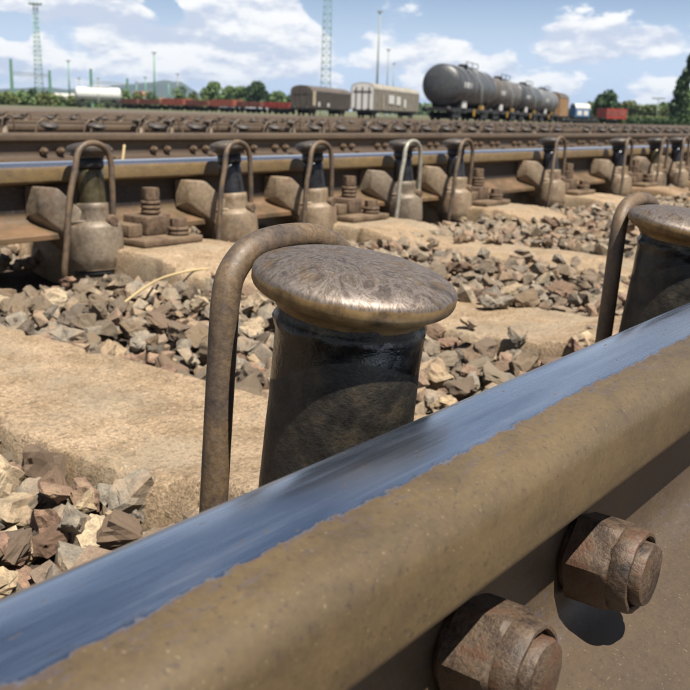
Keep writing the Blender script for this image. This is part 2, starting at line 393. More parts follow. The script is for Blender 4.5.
    def build(s, name, mat, parent=None, smooth_angle=None):
        o = bpy.data.objects.new(name, s.mesh(name, mat)); C.objects.link(o); o.parent = parent
        if smooth_angle is not None:
            me = o.data; me.polygons.foreach_set('use_smooth', [True]*len(me.polygons)); sharp(me, smooth_angle)
        return o
def sharp(me, ang):
    bm = bmesh.new(); bm.from_mesh(me)
    for e in bm.edges:
        if len(e.link_faces) == 2 and e.calc_face_angle(0) > ang: e.smooth = False
    bm.to_mesh(me); bm.free()
def soft(o, ang=.6):
    o.data.polygons.foreach_set('use_smooth', [True]*len(o.data.polygons)); sharp(o.data, ang); return o
def tag(o, label=None, cat=None, group=None, kind=None):
    if label: o['label'] = label
    if cat: o['category'] = cat
    if group: o['group'] = group
    if kind: o['kind'] = kind
    return o
def empty(name, loc=(0, 0, 0), rz=0.):
    o = bpy.data.objects.new(name, None); C.objects.link(o); o.location = loc; o.rotation_euler = (0, 0, rz); o.empty_display_size = .05; return o
KIDS = {}
def copy_tree(o, parent=None):
    c = o.copy(); C.objects.link(c)
    if parent: c.parent = parent
    for ch in list(o.children): copy_tree(ch, c)
    return c
ORD = 'first second third fourth fifth sixth seventh eighth ninth tenth eleventh twelfth thirteenth fourteenth fifteenth sixteenth seventeenth eighteenth nineteenth'.split()
TENS = {2: ('twentieth', 'twenty'), 3: ('thirtieth', 'thirty'), 4: ('fortieth', 'forty'), 5: ('fiftieth', 'fifty'), 6: ('sixtieth', 'sixty')}
def ordinal(n):
    if n < 20: return ORD[n-1]
    return TENS[n//10][0] if n % 10 == 0 else TENS[n//10][1]+'-'+ORD[n % 10-1]
def in_frame(p):
    d = Vector(p)-Vector((0, 0, CAM_H)); z = d.dot(FW)
    return z > 0 and 0 <= 345+F_PX*d.dot(RT)/z <= 690
def catmull(pts, n=6):
    P = [Vector(p) for p in pts]; P = [P[0]*2-P[1]]+P+[P[-1]*2-P[-2]]; out = []
    for i in range(1, len(P)-2):
        a, b, c, d = P[i-1:i+3]
        for k in range(n):
            t = k/n; out.append(.5*((2*b)+(c-a)*t+(2*a-5*b+4*c-d)*t*t+(3*b-a-3*c+d)*t**3))
    out.append(P[-2]); return out
def T_(x, y, z): return Matrix.Translation((x, y, z))
def RX(a): return Matrix.Rotation(a, 4, 'X')
def RY(a): return Matrix.Rotation(a, 4, 'Y')
def RZ(a): return Matrix.Rotation(a, 4, 'Z')

# ------------------------------------------------------------------ layout
Y1 = .1714            # centre line of the near rail
Y2 = 1.678            # centre line of the second rail
Y3, Y4 = 4.10, 5.61   # second track
Z2 = -.030
Y5, Y6 = 8.6, 10.11   # third track
SP = .713
SLEEPERS = [-.07+SP*k for k in range(-1, 34)]
ZS = -.197

# ------------------------------------------------------------------ ground
def ground_material():
    m, t, b = principled('yard_ground'); co = coords(t)
    ln = t.node('ShaderNodeVectorMath', operation='LENGTH'); t.put(ln.inputs[0], co)
    n = t.noise(co, 1.2, 6, .7); nf = t.noise(co, 9, 4, .7)
    gr = t.ramp(nf, [(.3, (.04, .03, .022)), (.5, (.08, .06, .044)), (.7, (.14, .105, .078))])
    big = t.noise(co, .02, 4, .6)
    grass = t.ramp(t.math('ADD', t.math('MULTIPLY', big, .6), t.math('MULTIPLY', n, .4)), [(.36, (.035, .048, .02)), (.5, (.075, .080, .035)), (.62, (.14, .12, .06))])
    f = t.ss(t.math('ADD', ln.outputs['Value'], t.math('MULTIPLY', big, 60)), 150, 190)
    t.put(b.inputs['Base Color'], t.mix(f, gr, grass)); b.inputs['Roughness'].default_value = .95
    bump(t, b, nf, .6, .05)
    return m
M['ground'] = ground_material()
g = MB(); R = 9000
ring = [0, 25, 40, 66, 90, 120, 160, 200, 250, 300, 400, 500, 1200, 4000, R]
vs = [(0, 0, -.262)]; fs = []
for r in ring[1:]: vs += [(r*math.cos(2*PI*k/64), r*math.sin(2*PI*k/64), yard_z(r)) for k in range(64)]
for k in range(64): fs.append((0, 1+k, 1+(k+1) % 64))
for i in range(len(ring)-2):
    for k in range(64):
        a = 1+i*64+k; b = 1+i*64+(k+1) % 64; fs.append((a, a+64, b+64, b))
g.add(vs, fs); go = g.build('ground', M['ground']); tag(go, 'brown gravelly yard ground turning to grass in the distance', 'ground', kind='structure')

# bed of fine dirty ballast under the stones
def sleeper_gap(x): return abs((x+.07+SP/2) % SP-SP/2)
def bed_height(x, y):
    pit = .035*max(0, 1-((y-1.60)/.16)**2)*(sleeper_gap(x) > .15)
    return -.246 - pit - .006*max(0, y-4)**1.3 + .010*noise.noise(Vector((x*2.2, y*2.2, 3)))+.004*noise.noise(Vector((x*11, y*11, 1)))
b = MB(); xs = np.concatenate([np.arange(-1, 5, .05), np.arange(5, 24, .4)]); ys = np.arange(-1.2, 12, .1)
vs = [(x, y, bed_height(x, y)) for x in xs for y in ys]; ny = len(ys)
fs = [(i*ny+j, (i+1)*ny+j, (i+1)*ny+j+1, i*ny+j+1) for i in range(len(xs)-1) for j in range(ny-1)]
b.add(vs, fs, True); bed = b.build('ballast_bed', M['bed']); tag(bed, 'bed of crushed stone ballast under the tracks', 'ballast', kind='structure')

# ------------------------------------------------------------------ rails
def rail_profile(web=.0083, r=1.):
    h = [(.0, 0), (.006, -.0001), (.0105, -.0002), (.016, -.0007), (.0205, -.0014), (.0245, -.0023), (.0278, -.0038), (.0306, -.0058), (.0328, -.0083), (.0344, -.0112), (.0352, -.0143), (.0358, -.024), (.0362, -.0345), (.0358, -.0368), (.0342, -.0388)]
    w = web
    if w < .014: low = [(.022, -.0432), (.0135, -.0465), (.0100, -.0520), (w, -.062), (w, -.095), (w+.0004, -.115), (.0115, -.128), (.0165, -.1345), (.024, -.1385), (.045, -.1465), (.0735, -.1570), (.075, -.1592), (.075, -.1705), (.0735, -.172)]
    else: low = [(.027, -.0418), (w+.002, -.0445), (w, -.050), (w, -.075), (w, -.100), (w+.0015, -.118), (w+.006, -.131), (w+.014, -.1385), (w+.026, -.1440), (.062, -.1505), (.0735, -.1560), (.075, -.1592), (.075, -.1705), (.0735, -.172)]
    low = [(y, z if z > -.045 else -.045+(z+.045)*.827) for y, z in low]        # a 150 mm high rail
    half = h+low
    return half+[(-y, z) for y, z in half[::-1] if y > 0]
def rail(y, z, web, mat, x0, x1, nx, label):
    e = MB().prism(rail_profile(web), x0, x1, nx, smooth=True).build('rail', mat)
    soft(e, .55); e.location = (0, y, z); tag(e, label, 'rail'); return e
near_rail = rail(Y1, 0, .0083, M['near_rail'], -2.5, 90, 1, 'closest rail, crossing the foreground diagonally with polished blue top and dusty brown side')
far_rail = rail(Y2, 0, .0083, M['far_rail'], -4, 110, 1, 'second rail behind the foreground plungers, thin shiny top, ochre side and web painted shadow-black')
third_rail = rail(Y3, Z2, .0083, M['old_rail'], -4, 140, 1, 'brown rail of the next track with pairs of rusty nuts along its web')
fourth_rail = rail(Y4, Z2, .0083, M['old_rail'], -4, 140, 1, 'far rail of the next track, mostly hidden behind the brown rail with paired nuts')
for k, (y, z) in enumerate([(Y5, -.07), (Y6, -.07), (13.2, -.11), (14.71, -.11), (18.5, -.15), (20.0, -.15), (24.5, -.19), (26.0, -.19)]):
    w = ['closer', 'farther'][k % 2]; n = ['third track back', 'fourth track back', 'fifth track back', 'sixth track back'][k//2]
    rail(y, z, .0083, M['old_rail'], -4, 200, 1, '%s rusty rail of the %s, in the dark band below the wagons' % (w, n))

# hex nuts on the near rail's web
def hexprism(r, z0, z1, ch=.15, T=None, mb=None, rot=0.):
    """hexagon with chamfered outer corners, axis z"""
    mb = mb or MB(); n = 36; vs = []; fs = []
    def rad(a, cap):
        a = (a-rot) % (PI/3); hx = r*math.cos(PI/6)/math.cos(a-PI/6); return min(hx, cap)
    levels = [(z0, r*.965), (z0+(z1-z0)*ch, r*1.01), (z1-(z1-z0)*ch, r*1.01), (z1, r*.90)]
    for z, cap in levels: vs += [(rad(2*PI*k/n, cap)*math.cos(2*PI*k/n), rad(2*PI*k/n, cap)*math.sin(2*PI*k/n), z) for k in range(n)]
    for i in range(3):
        for k in range(n): a = i*n+k; b = i*n+(k+1) % n; fs.append((a, b, b+n, a+n))
    fs.append(tuple(range(n))[::-1]); fs.append(tuple(range(3*n, 4*n)))
    return mb.add(vs, fs, False, T)
def roughen(o, amp, sc, seed=0):
    for v in o.data.vertices:
        p = v.co; v.co = p+Vector([noise.noise(p*sc+Vector((seed, k*7, 0)))*amp for k in range(3)])
def big_nut(x, z, rot, seed):
    # axis z of the local shape points at the camera side (-y)
    B = Matrix.Translation((x, -.0083, z)) @ RX(PI/2) @ Matrix.Scale(1.12, 4)
    nut = hexprism(.0208, .0035, .0225, .10, mb=MB(), rot=rot).build('hex_nut', M['nut_rust'], near_rail); soft(nut, .5); nut.matrix_basis = B
    s1 = nut.modifiers.new('s', 'SUBSURF'); s1.subdivision_type = 'SIMPLE'; s1.levels = s1.render_levels = 1
    w = MB().lathe([(0, .021), (.0176, .021), (.0182, .0228), (.0180, .0290), (.0172, .0308), (.0158, .0310), (.0151, .0300), (.0150, .0275), (.0, .0275)], 64).build('washer', M['nut_rust'], nut); soft(w, .5)
    rg = MB().lathe([(0, .0), (.0165, .0), (.0165, .0036), (0, .0036)], 40).build('backing_ring', M['nut_rust'], nut)
    e = MB().lathe([(.0, .027), (.0134, .027), (.0136, .0330), (.0128, .0345), (.0100, .0352), (.006, .0362), (0, .0363)], 48).build('bolt_end', M['nut_rust'], nut); soft(e, .6)
    for q in (w, e): roughen(q, .0006, 150, seed)
    return nut
# ------------------------------------------------------------------ sleepers
def seat(y):                        # the concrete is thicker under the rails
    q = min(abs(y-Y1), abs(y-Y2)); q = min(1, max(0, (q-.24)/.22)); return .029-.035*q*q*(3-2*q)
def sleeper_mesh(seed, fine):
    y0, y1 = -.45, 2.32; w = .131; L = ZS; dp = .17
    nx, ny = (28, 260) if fine else (6, 40)
    vs, fs = [], []
    sect = []
    # cross-section x,z from left bottom over the top to right bottom
    sect.append((-w-.012, L-dp))
    for k in range(5): sect.append((-w-.010+.010*k/4*.6, L-dp+(dp-.014)*k/4))
    for k in range(1, 4): a = PI-(PI/2)*k/4; sect.append((-w+.006+.006*math.cos(a), L-.006+.006*math.sin(a)))
    for k in range(nx+1): sect.append((-w+.012+(2*w-.024)*k/nx, L))
    for k in range(3, 0, -1): a = (PI/2)*k/4; sect.append((w-.006+.006*math.cos(a), L-.006+.006*math.sin(a)))
    for k in range(4, -1, -1): sect.append((w+.010-.010*k/4*.6, L-dp+(dp-.014)*k/4))
    n = len(sect)
    for j in range(ny+1):
        y = y0+(y1-y0)*j/ny
        for x, z in sect:
            q = Vector((x*9+seed*5, y*9, z*9)); d = .0012*noise.noise(q)+seat(y)
            d += .0012*noise.noise(q*6)
            e = max(0, 1-min(abs(x-w), abs(x+w))/.02)
            chip = max(0, noise.noise(Vector((x*20+seed, y*24, 5)))-.24)*.026*e
            vs.append((x+(.0012*noise.noise(q*2.2)-(chip if x > 0 else -chip)), y, z+d-chip))
    for j in range(ny):
        for i in range(n-1): a = j*n+i; fs.append((a, a+1, a+1+n, a+n))
    fs.append(tuple(range(n))); fs.append(tuple(range(ny*n, (ny+1)*n))[::-1])
    return vs, fs
sl_labels = {1: 'concrete sleeper end in the lower left corner, nearest the camera', 2: 'wide dusty concrete sleeper left of the curved rusty hoop in the foreground',
             3: 'concrete sleeper carrying the first bolted plate, right of the leftmost retarder', 4: 'concrete sleeper under the second bolted plate, behind the foreground plunger',
             5: 'concrete sleeper under the third bolted plate, ahead of the right foreground hoop', 6: 'concrete sleeper under the fourth bolted plate'}
for i, x in enumerate(SLEEPERS):
    if i < 7: me_v, me_f = sleeper_mesh(i, True)
    elif i == 7: me_v, me_f = sleeper_mesh(i, False)
    if i <= 7: cur = MB().add(me_v, me_f, True).build('sleeper', M['concrete'] if i < 7 else M['far_concrete']); last = cur
    else: cur = last.copy(); C.objects.link(cur)
    cur.location = (x, 0, 0)
    if i in sl_labels: tag(cur, sl_labels[i], 'sleeper', 'concrete sleepers of the near track')
    elif i == 0: tag(cur, 'concrete sleeper under the rails at the near left edge, behind the camera position', 'sleeper', 'concrete sleepers of the near track')
    else: tag(cur, '%s concrete sleeper from the left under the second rail' % ordinal(i-1), 'sleeper', 'concrete sleepers of the near track')
sl2 = None
for k in range(34):
    x = -.3+SP*k
    for (yc, z, row) in ((4.855, Z2, 'second'), (9.355, -.07, 'third')):
        if sl2 is None:
            sl2 = MB().box(-.13, .13, -1.25, 1.25, -.36, -.186, bev=.01).build('sleeper', M['far_concrete']); cur = sl2
        else: cur = sl2.copy(); C.objects.link(cur)
        cur.location = (x+(.2 if row == 'third' else 0), yc, z)
        tag(cur, 'brown sleeper of the %s track, showing between its rusty rails' % row, 'sleeper', 'sleepers of the %s track' % row)

# ------------------------------------------------------------------ fastening plates
def fastening():
    """local: origin on sleeper top, rail lies towards +y"""
    r = empty('rail_fastening')
    soft(MB().box(-.083, .083, -.085, .07, .0005, .0145, bev=.003).build('base_plate', M['plate_rust'], r))
    soft(MB().box(-.078, -.040, -.030, .045, .0150, .042, bev=.003).build('rib', M['plate_rust'], r))
    soft(MB().box(-.028, .032, -.028, .05, .0150, .055, bev=.004).build('clamp_block', M['rust'], r))
    soft(MB().box(.037, .070, .005, .045, .0150, .054, bev=.003).build('rib', M['rust'], r))
    T = T_(.016, .008, 0)
    bt = soft(hexprism(.0195, .088, .113, .12, T, MB(), .3).build('tall_bolt', M['rust'], r), .5)
    mb = MB(); 
    for k in range(3): mb.lathe([(0, .057+k*.010), (.019, .057+k*.010), (.0215, .060+k*.010), (.0205, .0655+k*.010), (0, .0665+k*.010)], 28, T)
    mb.build('spring_washer', M['rust'], bt)
    T = T_(.042, -.050, 0)
    b2 = soft(hexprism(.019, .034, .050, .12, T, MB(), .1).build('coach_screw', M['rust'], r), .5)
    mb = MB()
    for k in range(2): mb.lathe([(0, .015+k*.0095), (.021, .015+k*.0095), (.024, .018+k*.0095), (.022, .0235+k*.0095), (0, .0243+k*.0095)], 28, T)
    mb.build('spring_washer', M['rust'], b2)
    return r
fp = fastening()
names = {2: 'rusty bolted plate hidden behind the left foreground hoop', 3: 'rusty stepped plate with a tall square bolt, beside the leftmost retarder', 4: 'rusty stepped plate with a tall bolt, just above the foreground plunger cap', 5: 'rusty bolted plate between the fourth pair of hoops and the single retarder', 6: 'rusty bolted plate right of the single retarder'}
for i, x in enumerate(SLEEPERS[:24]):
    for yy, sgn in ((Y2-.108, 1), (Y1+.108, -1), (Y2+.108, -1), (Y1-.108, 1)):
        if yy != Y2-.108 and i > 7: continue
        if yy == Y2+.108 and i < 1: continue
        cur = copy_tree(fp); cur.location = (x, yy, ZS+.030); cur.rotation_euler.z = 0 if sgn > 0 else PI
        if yy == Y2-.108:
            lb = names.get(i, '%s bolted plate from the left, on the second rail' % (ordinal(i-2) if i > 2 else ['outermost hidden', 'next hidden', 'last hidden'][i]))
        elif yy == Y1+.108: lb = '%s bolted plate on the inner side of the foreground rail, behind its head' % ordinal(i+1)
        elif yy == Y1-.108: lb = '%s bolted plate on the outer side of the foreground rail' % ordinal(i+1)
        else: lb = '%s bolted plate on the far side of the second rail' % ordinal(i+1)
        tag(cur, lb, 'rail fastening', 'bolted rail fastenings')
for ch in list(fp.children):
    for c2 in list(ch.children): bpy.data.objects.remove(c2)
    bpy.data.objects.remove(ch)
bpy.data.objects.remove(fp)

# ------------------------------------------------------------------ retarders
LEAN = math.radians(9)
def near_retarder(seed):
    """origin: centre of the cap rim; rail lies towards -y"""
    r = empty('rail_retarder')
    A = RX(LEAN)                      # top leans towards -y
    cp = MB().lathe([(0, .0088), (.006, .0088), (.014, .0086), (.022, .0080), (.030, .0069), (.037, .0054), (.0425, .0037), (.0462, .0020), (.0480, .0008), (.0490, -.0006), (.0495, -.0024), (.0494, -.0056), (.0486, -.0074), (.0465, -.0092), (.0425, -.0112), (.0392, -.0132), (.0374, -.0150), (.0368, -.0165), (.030, -.0170), (0, -.0170)], 128)
    cap = cp.build('cap', M['cap'], r); soft(cap, .55); cap.rotation_euler.x = math.radians(8.5)
    for v in cap.data.vertices:
        p = v.co; d = .00035*noise.noise(p*45+Vector((seed, 0, 0)))+.00012*noise.noise(p*140+Vector((seed, 3, 0)))
        n = Vector((p.x, p.y, 0)); 
        if n.length > .001: n.normalize()
        v.co = p+n*d+Vector((0, 0, d*.9))
    prof = [(0, -.0150), (.0362, -.0150), (.0360, -.019), (.0370, -.0205), (.0378, -.0225), (.0372, -.0250), (.0364, -.029), (.0364, -.05), (.0366, -.065), (.0370, -.085), (.0374, -.110), (.0376, -.155), (0, -.155)]
    # many rings, so the tarry collar can be uneven
    pp = []
    for (r0, z0), (r1, z1) in zip(prof, prof[1:]):
        k = max(1, int(abs(z1-z0)/.003))
        pp += [(r0+(r1-r0)*i/k, z0+(z1-z0)*i/k) for i in range(k)]
    pp.append(prof[-1])
    st = MB().lathe(pp, 96).build('stem', M['stem'], r); soft(st, .9); st.rotation_euler.x = math.radians(5.5)
    for v in st.data.vertices:
        p = v.co; t = math.exp(-((p.z+.023)/.006)**2)
        n = Vector((p.x, p.y, 0))
        if n.length > .02: v.co = p+n.normalized()*((.0004+.0022*t)*noise.noise(p*60+Vector((seed, 9, 0)))+.0012*t*noise.noise(p*190))
    hs = MB().lathe([(.0385, -.138), (.046, -.139), (.049, -.142), (.050, -.148), (.054, -.156), (.060, -.165), (.0615, -.18), (.0605, -.235), (.057, -.245), (.050, -.248), (.050, -.262), (.046, -.262), (.046, -.30), (0, -.30)], 64).build('housing', M['casting'], r)
    soft(hs, .6); hs.rotation_euler.x = math.radians(5.5)
    dy = -.03
    arm = MB().hexa([[(-.145, -.080, -.10), (-.145, -.064, -.10), (-.145, -.064, -.155), (-.145, -.080, -.155)],
                     [(-.085, -.072, -.10), (-.085, -.040, -.10), (-.085, -.040, -.165), (-.085, -.072, -.165)],
                     [(-.02, -.030, -.165), (-.02, .045, -.165), (-.02, .045, -.235), (-.02, -.03, -.235)]], bev=.004).build('arm', M['casting'], r); soft(arm)
    hp = catmull([(-0.0420, .062, -0.3100), (-0.0420, .060, -0.2100), (-0.0390, .056, -0.1100), (-0.0350, .055, -0.0450), (-0.0320, .055, -0.0140), (-0.0260, .0555, -0.0005), (-0.0120, .056, 0.0085), (0.0120, .0565, 0.0115), (0.0400, .057, 0.0090), (0.0620, .057, -0.0015), (0.0730, .057, -0.0200), (0.0770, .057, -0.0600), (0.0780, .058, -0.1500)], 8)
    rod = MB().tube(hp, .0072, 28).build('hoop', M['hoop'], r)
    return r
def far_retarder(dark='dark_steel', cast='casting', hoopm='hoop', rn=.0250, rb=.0310):
    """origin: centre of the cap rim; rail lies towards +y"""
    r = empty('rail_retarder'); A = RX(-math.radians(4))
    cap = MB().lathe([(0, .0085), (.013, .0080), (.026, .0062), (.036, .0032), (.0420, .0005), (.0438, -.004), (.0432, -.011), (.039, -.016), (.032, -.0195), (rn+.004, -.022), (rn+.004, -.024), (0, -.024)], 48, A).build('cap', M['far_cap'], r); soft(cap, .8)
    k = rn
    MB().lathe([(0, -.0235), (k+.0028, -.0235), (k+.0030, -.040), (k+.002, -.044), (0, -.044)], 36, A).build('collar', M['black_rubber'], r)
    MB().lathe([(0, -.0435), (k, -.0435), (k+.001, -.06), (rb, -.12), (rb+.001, -.135), (0, -.135)], 40, A).build('stem', M[dark], r)
    hs = soft(MB().lathe([(rb+.0015, -.113), (.0375, -.1135), (.0395, -.116), (.0405, -.125), (.0400, -.128), (.0430, -.150), (.0530, -.157), (.0555, -.163), (.0565, -.222), (.0550, -.236), (.0500, -.244), (.0500, -.248), (0, -.248)], 56, A).build('housing', M[cast], r), .6)
    MB().lathe([(0, -.2475), (.0475, -.2475), (.0475, -.2595), (0, -.2595)], 40, A).build('seal_ring', M['black_rubber'], r)
    soft(MB().lathe([(0, -.259), (.0460, -.259), (.0455, -.30), (0, -.30)], 40, A).build('base', M[cast], r), .6)
    arm = MB().hexa([[(-.100, .074, -.078), (-.100, .083, -.078), (-.100, .083, -.140), (-.100, .074, -.140)],
                     [(-.095, .040, -.080), (-.095, .080, -.080), (-.095, .080, -.146), (-.095, .040, -.134)],
                     [(-.066, .010, -.082), (-.066, .070, -.082), (-.066, .070, -.186), (-.066, .006, -.168)],
                     [(-.044, -.016, -.116), (-.044, .050, -.108), (-.044, .050, -.214), (-.044, -.022, -.200)],
                     [(-.016, -.046, -.152), (-.016, .030, -.142), (-.016, .030, -.238), (-.016, -.0560, -.232)],
                     [(.018, -.052, -.168), (.018, .02, -.160), (.018, .02, -.238), (.018, -.0590, -.236)],
                     [(.048, -.026, -.182), (.048, .01, -.180), (.048, .01, -.232), (.048, -.030, -.230)]], bev=.004).build('arm', M[cast], r); soft(arm, .8)
    fl = MB().lathe([(.050, -.004), (.0575, -.003), (.0590, .0005), (.0575, .004), (.0490, .005)], 48, T_(0, .010, -.163) @ RY(math.radians(9)) @ RX(math.radians(-12))).build('flange', M[cast], r); soft(fl, .7)
    MB().box(-.004, .030, -.0625, -.0555, -.205, -.203).box(.006, .022, -.0615, -.0555, -.222, -.214).build('cast_mark', M[cast], r)
    T = T_(.010, -.006, -.146) @ RX(PI/2)
    soft(MB().lathe([(0, .025), (.0105, .025), (.0125, .027), (.0125, .056), (.010, .060), (0, .061)], 20, T).build('plug_bolt', M['rust'], r))
    hp = catmull([(-0.0780, -.040, -0.2620), (-0.1000, -.052, -0.2580), (-0.1080, -.062, -0.2350), (-0.1010, -.064, -0.1800), (-0.0900, -.062, -0.1000), (-0.0740, -.060, -0.0460), (-0.0670, -.058, -0.0190), (-0.0560, -.057, -0.0020), (-0.0380, -.056, 0.0065), (-0.0140, -.056, 0.0050), (0.0050, -.056, -0.0080), (0.0130, -.056, -0.0310), (0.0140, -.056, -0.0710), (0.0150, -.054, -0.1600)], 6)
    MB().tube(hp, .0062, 12).build('hoop', M[hoopm], r)
    return r
r1 = near_retarder(0); r1.location = (.3555, .2635, .0435)
tag(r1, 'large mushroom-capped rail retarder with curved rusty hoop, closest one at the centre', 'rail retarder', 'retarders inside the foreground rail')
r2 = near_retarder(5); r2.location = (.842, .2635, .0355)
for ch in r2.children:
    if ch.name.startswith('hoop'): ch.location.x = .018
tag(r2, 'large mushroom-capped rail retarder with hoop, cut off by the right edge', 'rail retarder', 'retarders inside the foreground rail')
for k, x in enumerate((1.65, 2.03)):
    c = copy_tree(r1); c.location = (x, .2635, .0435)
    tag(c, '%s mushroom-capped rail retarder beyond the right picture edge' % ['nearest', 'second nearest'][k], 'rail retarder', 'retarders inside the foreground rail')
big_nut(.4070, -.0865, -.24, 1)
big_nut(.2960, -.0845, -.20, 2)
FARPOS = [(1.219, 'olive_steel', 'casting_grey', 'hoop', 'leftmost retarder on the second rail, olive stem, squat grey housing and tall brown hoop'),
          (1.620, 'dark_steel', 'casting', 'hoop', 'second retarder from the left on the second rail, right of the first bolted plate'),
          (1.930, 'dark_steel', 'casting', 'hoop', 'third retarder from the left on the second rail, directly above the big hoop'),
          (2.353, 'dark_steel', 'casting_grey', 'hoop_pale', 'retarder with the pale grey hoop on the second rail'),
          (2.658, 'dark_steel', 'casting', 'hoop', 'retarder just right of the one with the pale hoop, thin brown hoop'),
          (3.348, 'dark_steel', 'casting', 'hoop', 'lone retarder on the second rail with a sleeper plate on either side'),
          (4.023, 'dark_steel', 'casting', 'hoop', 'retarder on the second rail straight above the right foreground hoop'),
          (4.479, 'olive_steel', 'casting', 'hoop', 'first of the last close pair of retarders at the right edge'),
          (4.778, 'dark_steel', 'casting', 'hoop', 'last retarder on the second rail before the right edge')]
protos = {}
for x, d, cst, hp, lb in FARPOS:
    key = (d, cst, hp)
    if key not in protos: c = protos[key] = far_retarder(d, cst, hp)
    else: c = copy_tree(protos[key])
    c.location = (x, 1.587, .036+random.uniform(-.003, .003)); c.rotation_euler = (random.uniform(-.03, .03), random.uniform(-.035, .035), random.uniform(-.06, .06))
    tag(c, lb, 'rail retarder', 'retarders inside the second rail')
def tiny_retarder(sgn):
    """few pixels tall: cap, stem and hoop only; rail lies towards sgn*y"""
    r = empty('rail_retarder'); A = RX(-LEAN*sgn)
    MB().lathe([(0, .010), (.025, .008), (.042, .003), (.049, -.003), (.048, -.010), (.036, -.018), (.024, -.024), (0, -.024)], 20, A).build('cap', M['far_cap'], r)
    MB().lathe([(0, -.023), (.023, -.023), (.028, -.12), (.040, -.125), (.045, -.15), (.058, -.17), (.056, -.26), (0, -.26)], 16, A).build('stem', M['casting_grey'], r)
    hp = [(-.063, -.062*sgn, -.2), (-.040, -.060*sgn, -.03), (-.03, -.058*sgn, .005), (0, -.056*sgn, .026), (.035, -.056*sgn, .018), (.050, -.056*sgn, -.015), (.053, -.054*sgn, -.16)]
    MB().tube(hp, .006, 8).build('hoop', M['hoop'], r)
    return r
tA, tB = tiny_retarder(-1), tiny_retarder(1); firstA = firstB = True
for row, (y, z, sgn, x0, n) in enumerate(((Y3+.091, Z2, -1, 2.0, 34), (Y4-.091, Z2, 1, 3.0, 34), (Y5+.091, -.07, -1, 4.5, 30), (Y6-.091, -.07, 1, 5.5, 30))):
    cnt = 0
    for k in range(n):
        for off in (.27, .57):
            if random.random() < .10: continue
            if not in_frame((x0+k*SP+off-.25, y, z)) and not in_frame((x0+k*SP+off+.25, y, z)): continue
            if sgn < 0: c = tA if firstA else copy_tree(tA); firstA = False
            else: c = tB if firstB else copy_tree(tB); firstB = False
            c.location = (x0+k*SP+off, y, z+.036)
            nm = ['near rail of the next track', 'far rail of the next track', 'near rail of the third track', 'far rail of the third track'][row]
            if in_frame(c.location):
                cnt += 1; lb = '%s small retarder from the left along the %s' % (ordinal(cnt), nm)
            else: lb = 'small retarder at the very picture edge, along the %s' % nm
            tag(c, lb, 'rail retarder', 'retarders along the %s' % nm)
# paired nuts on the outer web of the next track's near rail
pn = MB(); hexprism(.021, 0, .022, .12, None, pn); pn.lathe([(0, .02), (.013, .02), (.012, .036), (0, .037)], 14)
me = pn.mesh('nut', M['rust'])
for k in range(26):
    for off in (.17, .27, .47, .57):
        o = bpy.data.objects.new('nut', me); C.objects.link(o); o.parent = third_rail
        o.matrix_basis = Matrix.Translation((2.0+k*SP+off-.02, -.0078, -.090)) @ RX(PI/2)
for k in range(26):
    for nm, bx in (('base_plate', (-.08, .08, -.15, -.078, -.186, -.172)), ('clamp_block', (-.035, .03, -.12, -.076, -.171, -.12))):
        o = MB().box(*bx, bev=0).build(nm, M['plate_rust'], third_rail) if k == 0 else None
        if k == 0: protos[nm] = o; o.location = (1.84, 0, 0)
        else:
            o = protos[nm].copy(); C.objects.link(o); o.location = (1.84+k*SP, 0, 0)

# ------------------------------------------------------------------ ballast stones
def stone_proto(seed, n=15, bev=0.):
    rs = np.random.default_rng(seed); p = rs.normal(size=(n, 3)); p /= np.linalg.norm(p, axis=1)[:, None]
    p = np.sign(p)*np.abs(p)**.75; p *= rs.uniform(.80, 1.10, (n, 1)); p *= np.array([1, rs.uniform(.62, .95), rs.uniform(.5, .8)])
    bm = bmesh.new()
    for q in p: bm.verts.new(q)
    r = bmesh.ops.convex_hull(bm, input=bm.verts[:]); 
    bmesh.ops.delete(bm, geom=[v for v in bm.verts if not v.link_faces], context='VERTS')
    if bev:
        bmesh.ops.dissolve_limit(bm, angle_limit=.28, verts=bm.verts[:], edges=bm.edges[:])
        bmesh.ops.triangulate(bm, faces=bm.faces[:])
        bmesh.ops.subdivide_edges(bm, edges=bm.edges[:], cuts=3, use_grid_fill=True)
        for v_ in bm.verts:
            q = v_.co+Vector((seed*1.7, 0, 0)); v_.co += v_.co.normalized()*(.14*noise.noise(q*1.7)+.12*noise.noise(q*4.1)+.07*noise.noise(q*9)-.02)
    bmesh.ops.triangulate(bm, faces=bm.faces[:])
    bm.verts.index_update()
    v = np.array([q.co[:] for q in bm.verts]); f = np.array([[q.index for q in t.verts] for t in bm.faces]); bm.free()
    return v/np.abs(v[:, :2]).max(), f
P_LO = [stone_proto(100+i, 12) for i in range(20)]
def rotm(a, b, c):
    ca, sa, cb, sb, cc, sc = math.cos(a), math.sin(a), math.cos(b), math.sin(b), math.cos(c), math.sin(c)
    return np.array([[ca, -sa, 0], [sa, ca, 0], [0, 0, 1]]) @ np.array([[1, 0, 0], [0, cb, -sb], [0, sb, cb]]) @ np.array([[cc, 0, sc], [0, 1, 0], [-sc, 0, cc]])
def sleeper_dx(x): return min(abs(x-s) for s in SLEEPERS[:10]) if x < 6 else abs((x+.07+SP/2) % SP-SP/2)
def scatter(x0, x1, y0, y1, cell, rmin, rmax, zbase, amp, keep=None):
    out = []
    for x in np.arange(x0, x1, cell):
        for y in np.arange(y0, y1, cell):
            px = x+rng.uniform(-.5, .5)*cell; py = y+rng.uniform(-.5, .5)*cell
            r = rmin+(rmax-rmin)*rng.random()**1.6
            z = zbase+amp*(noise.noise(Vector((px*3, py*3, 2)))+.6*rng.uniform(-1, 1))
            if keep:
                z = keep(px, py, r, z)
                if z is None: continue
            out.append((px, py, z, r))
    return out
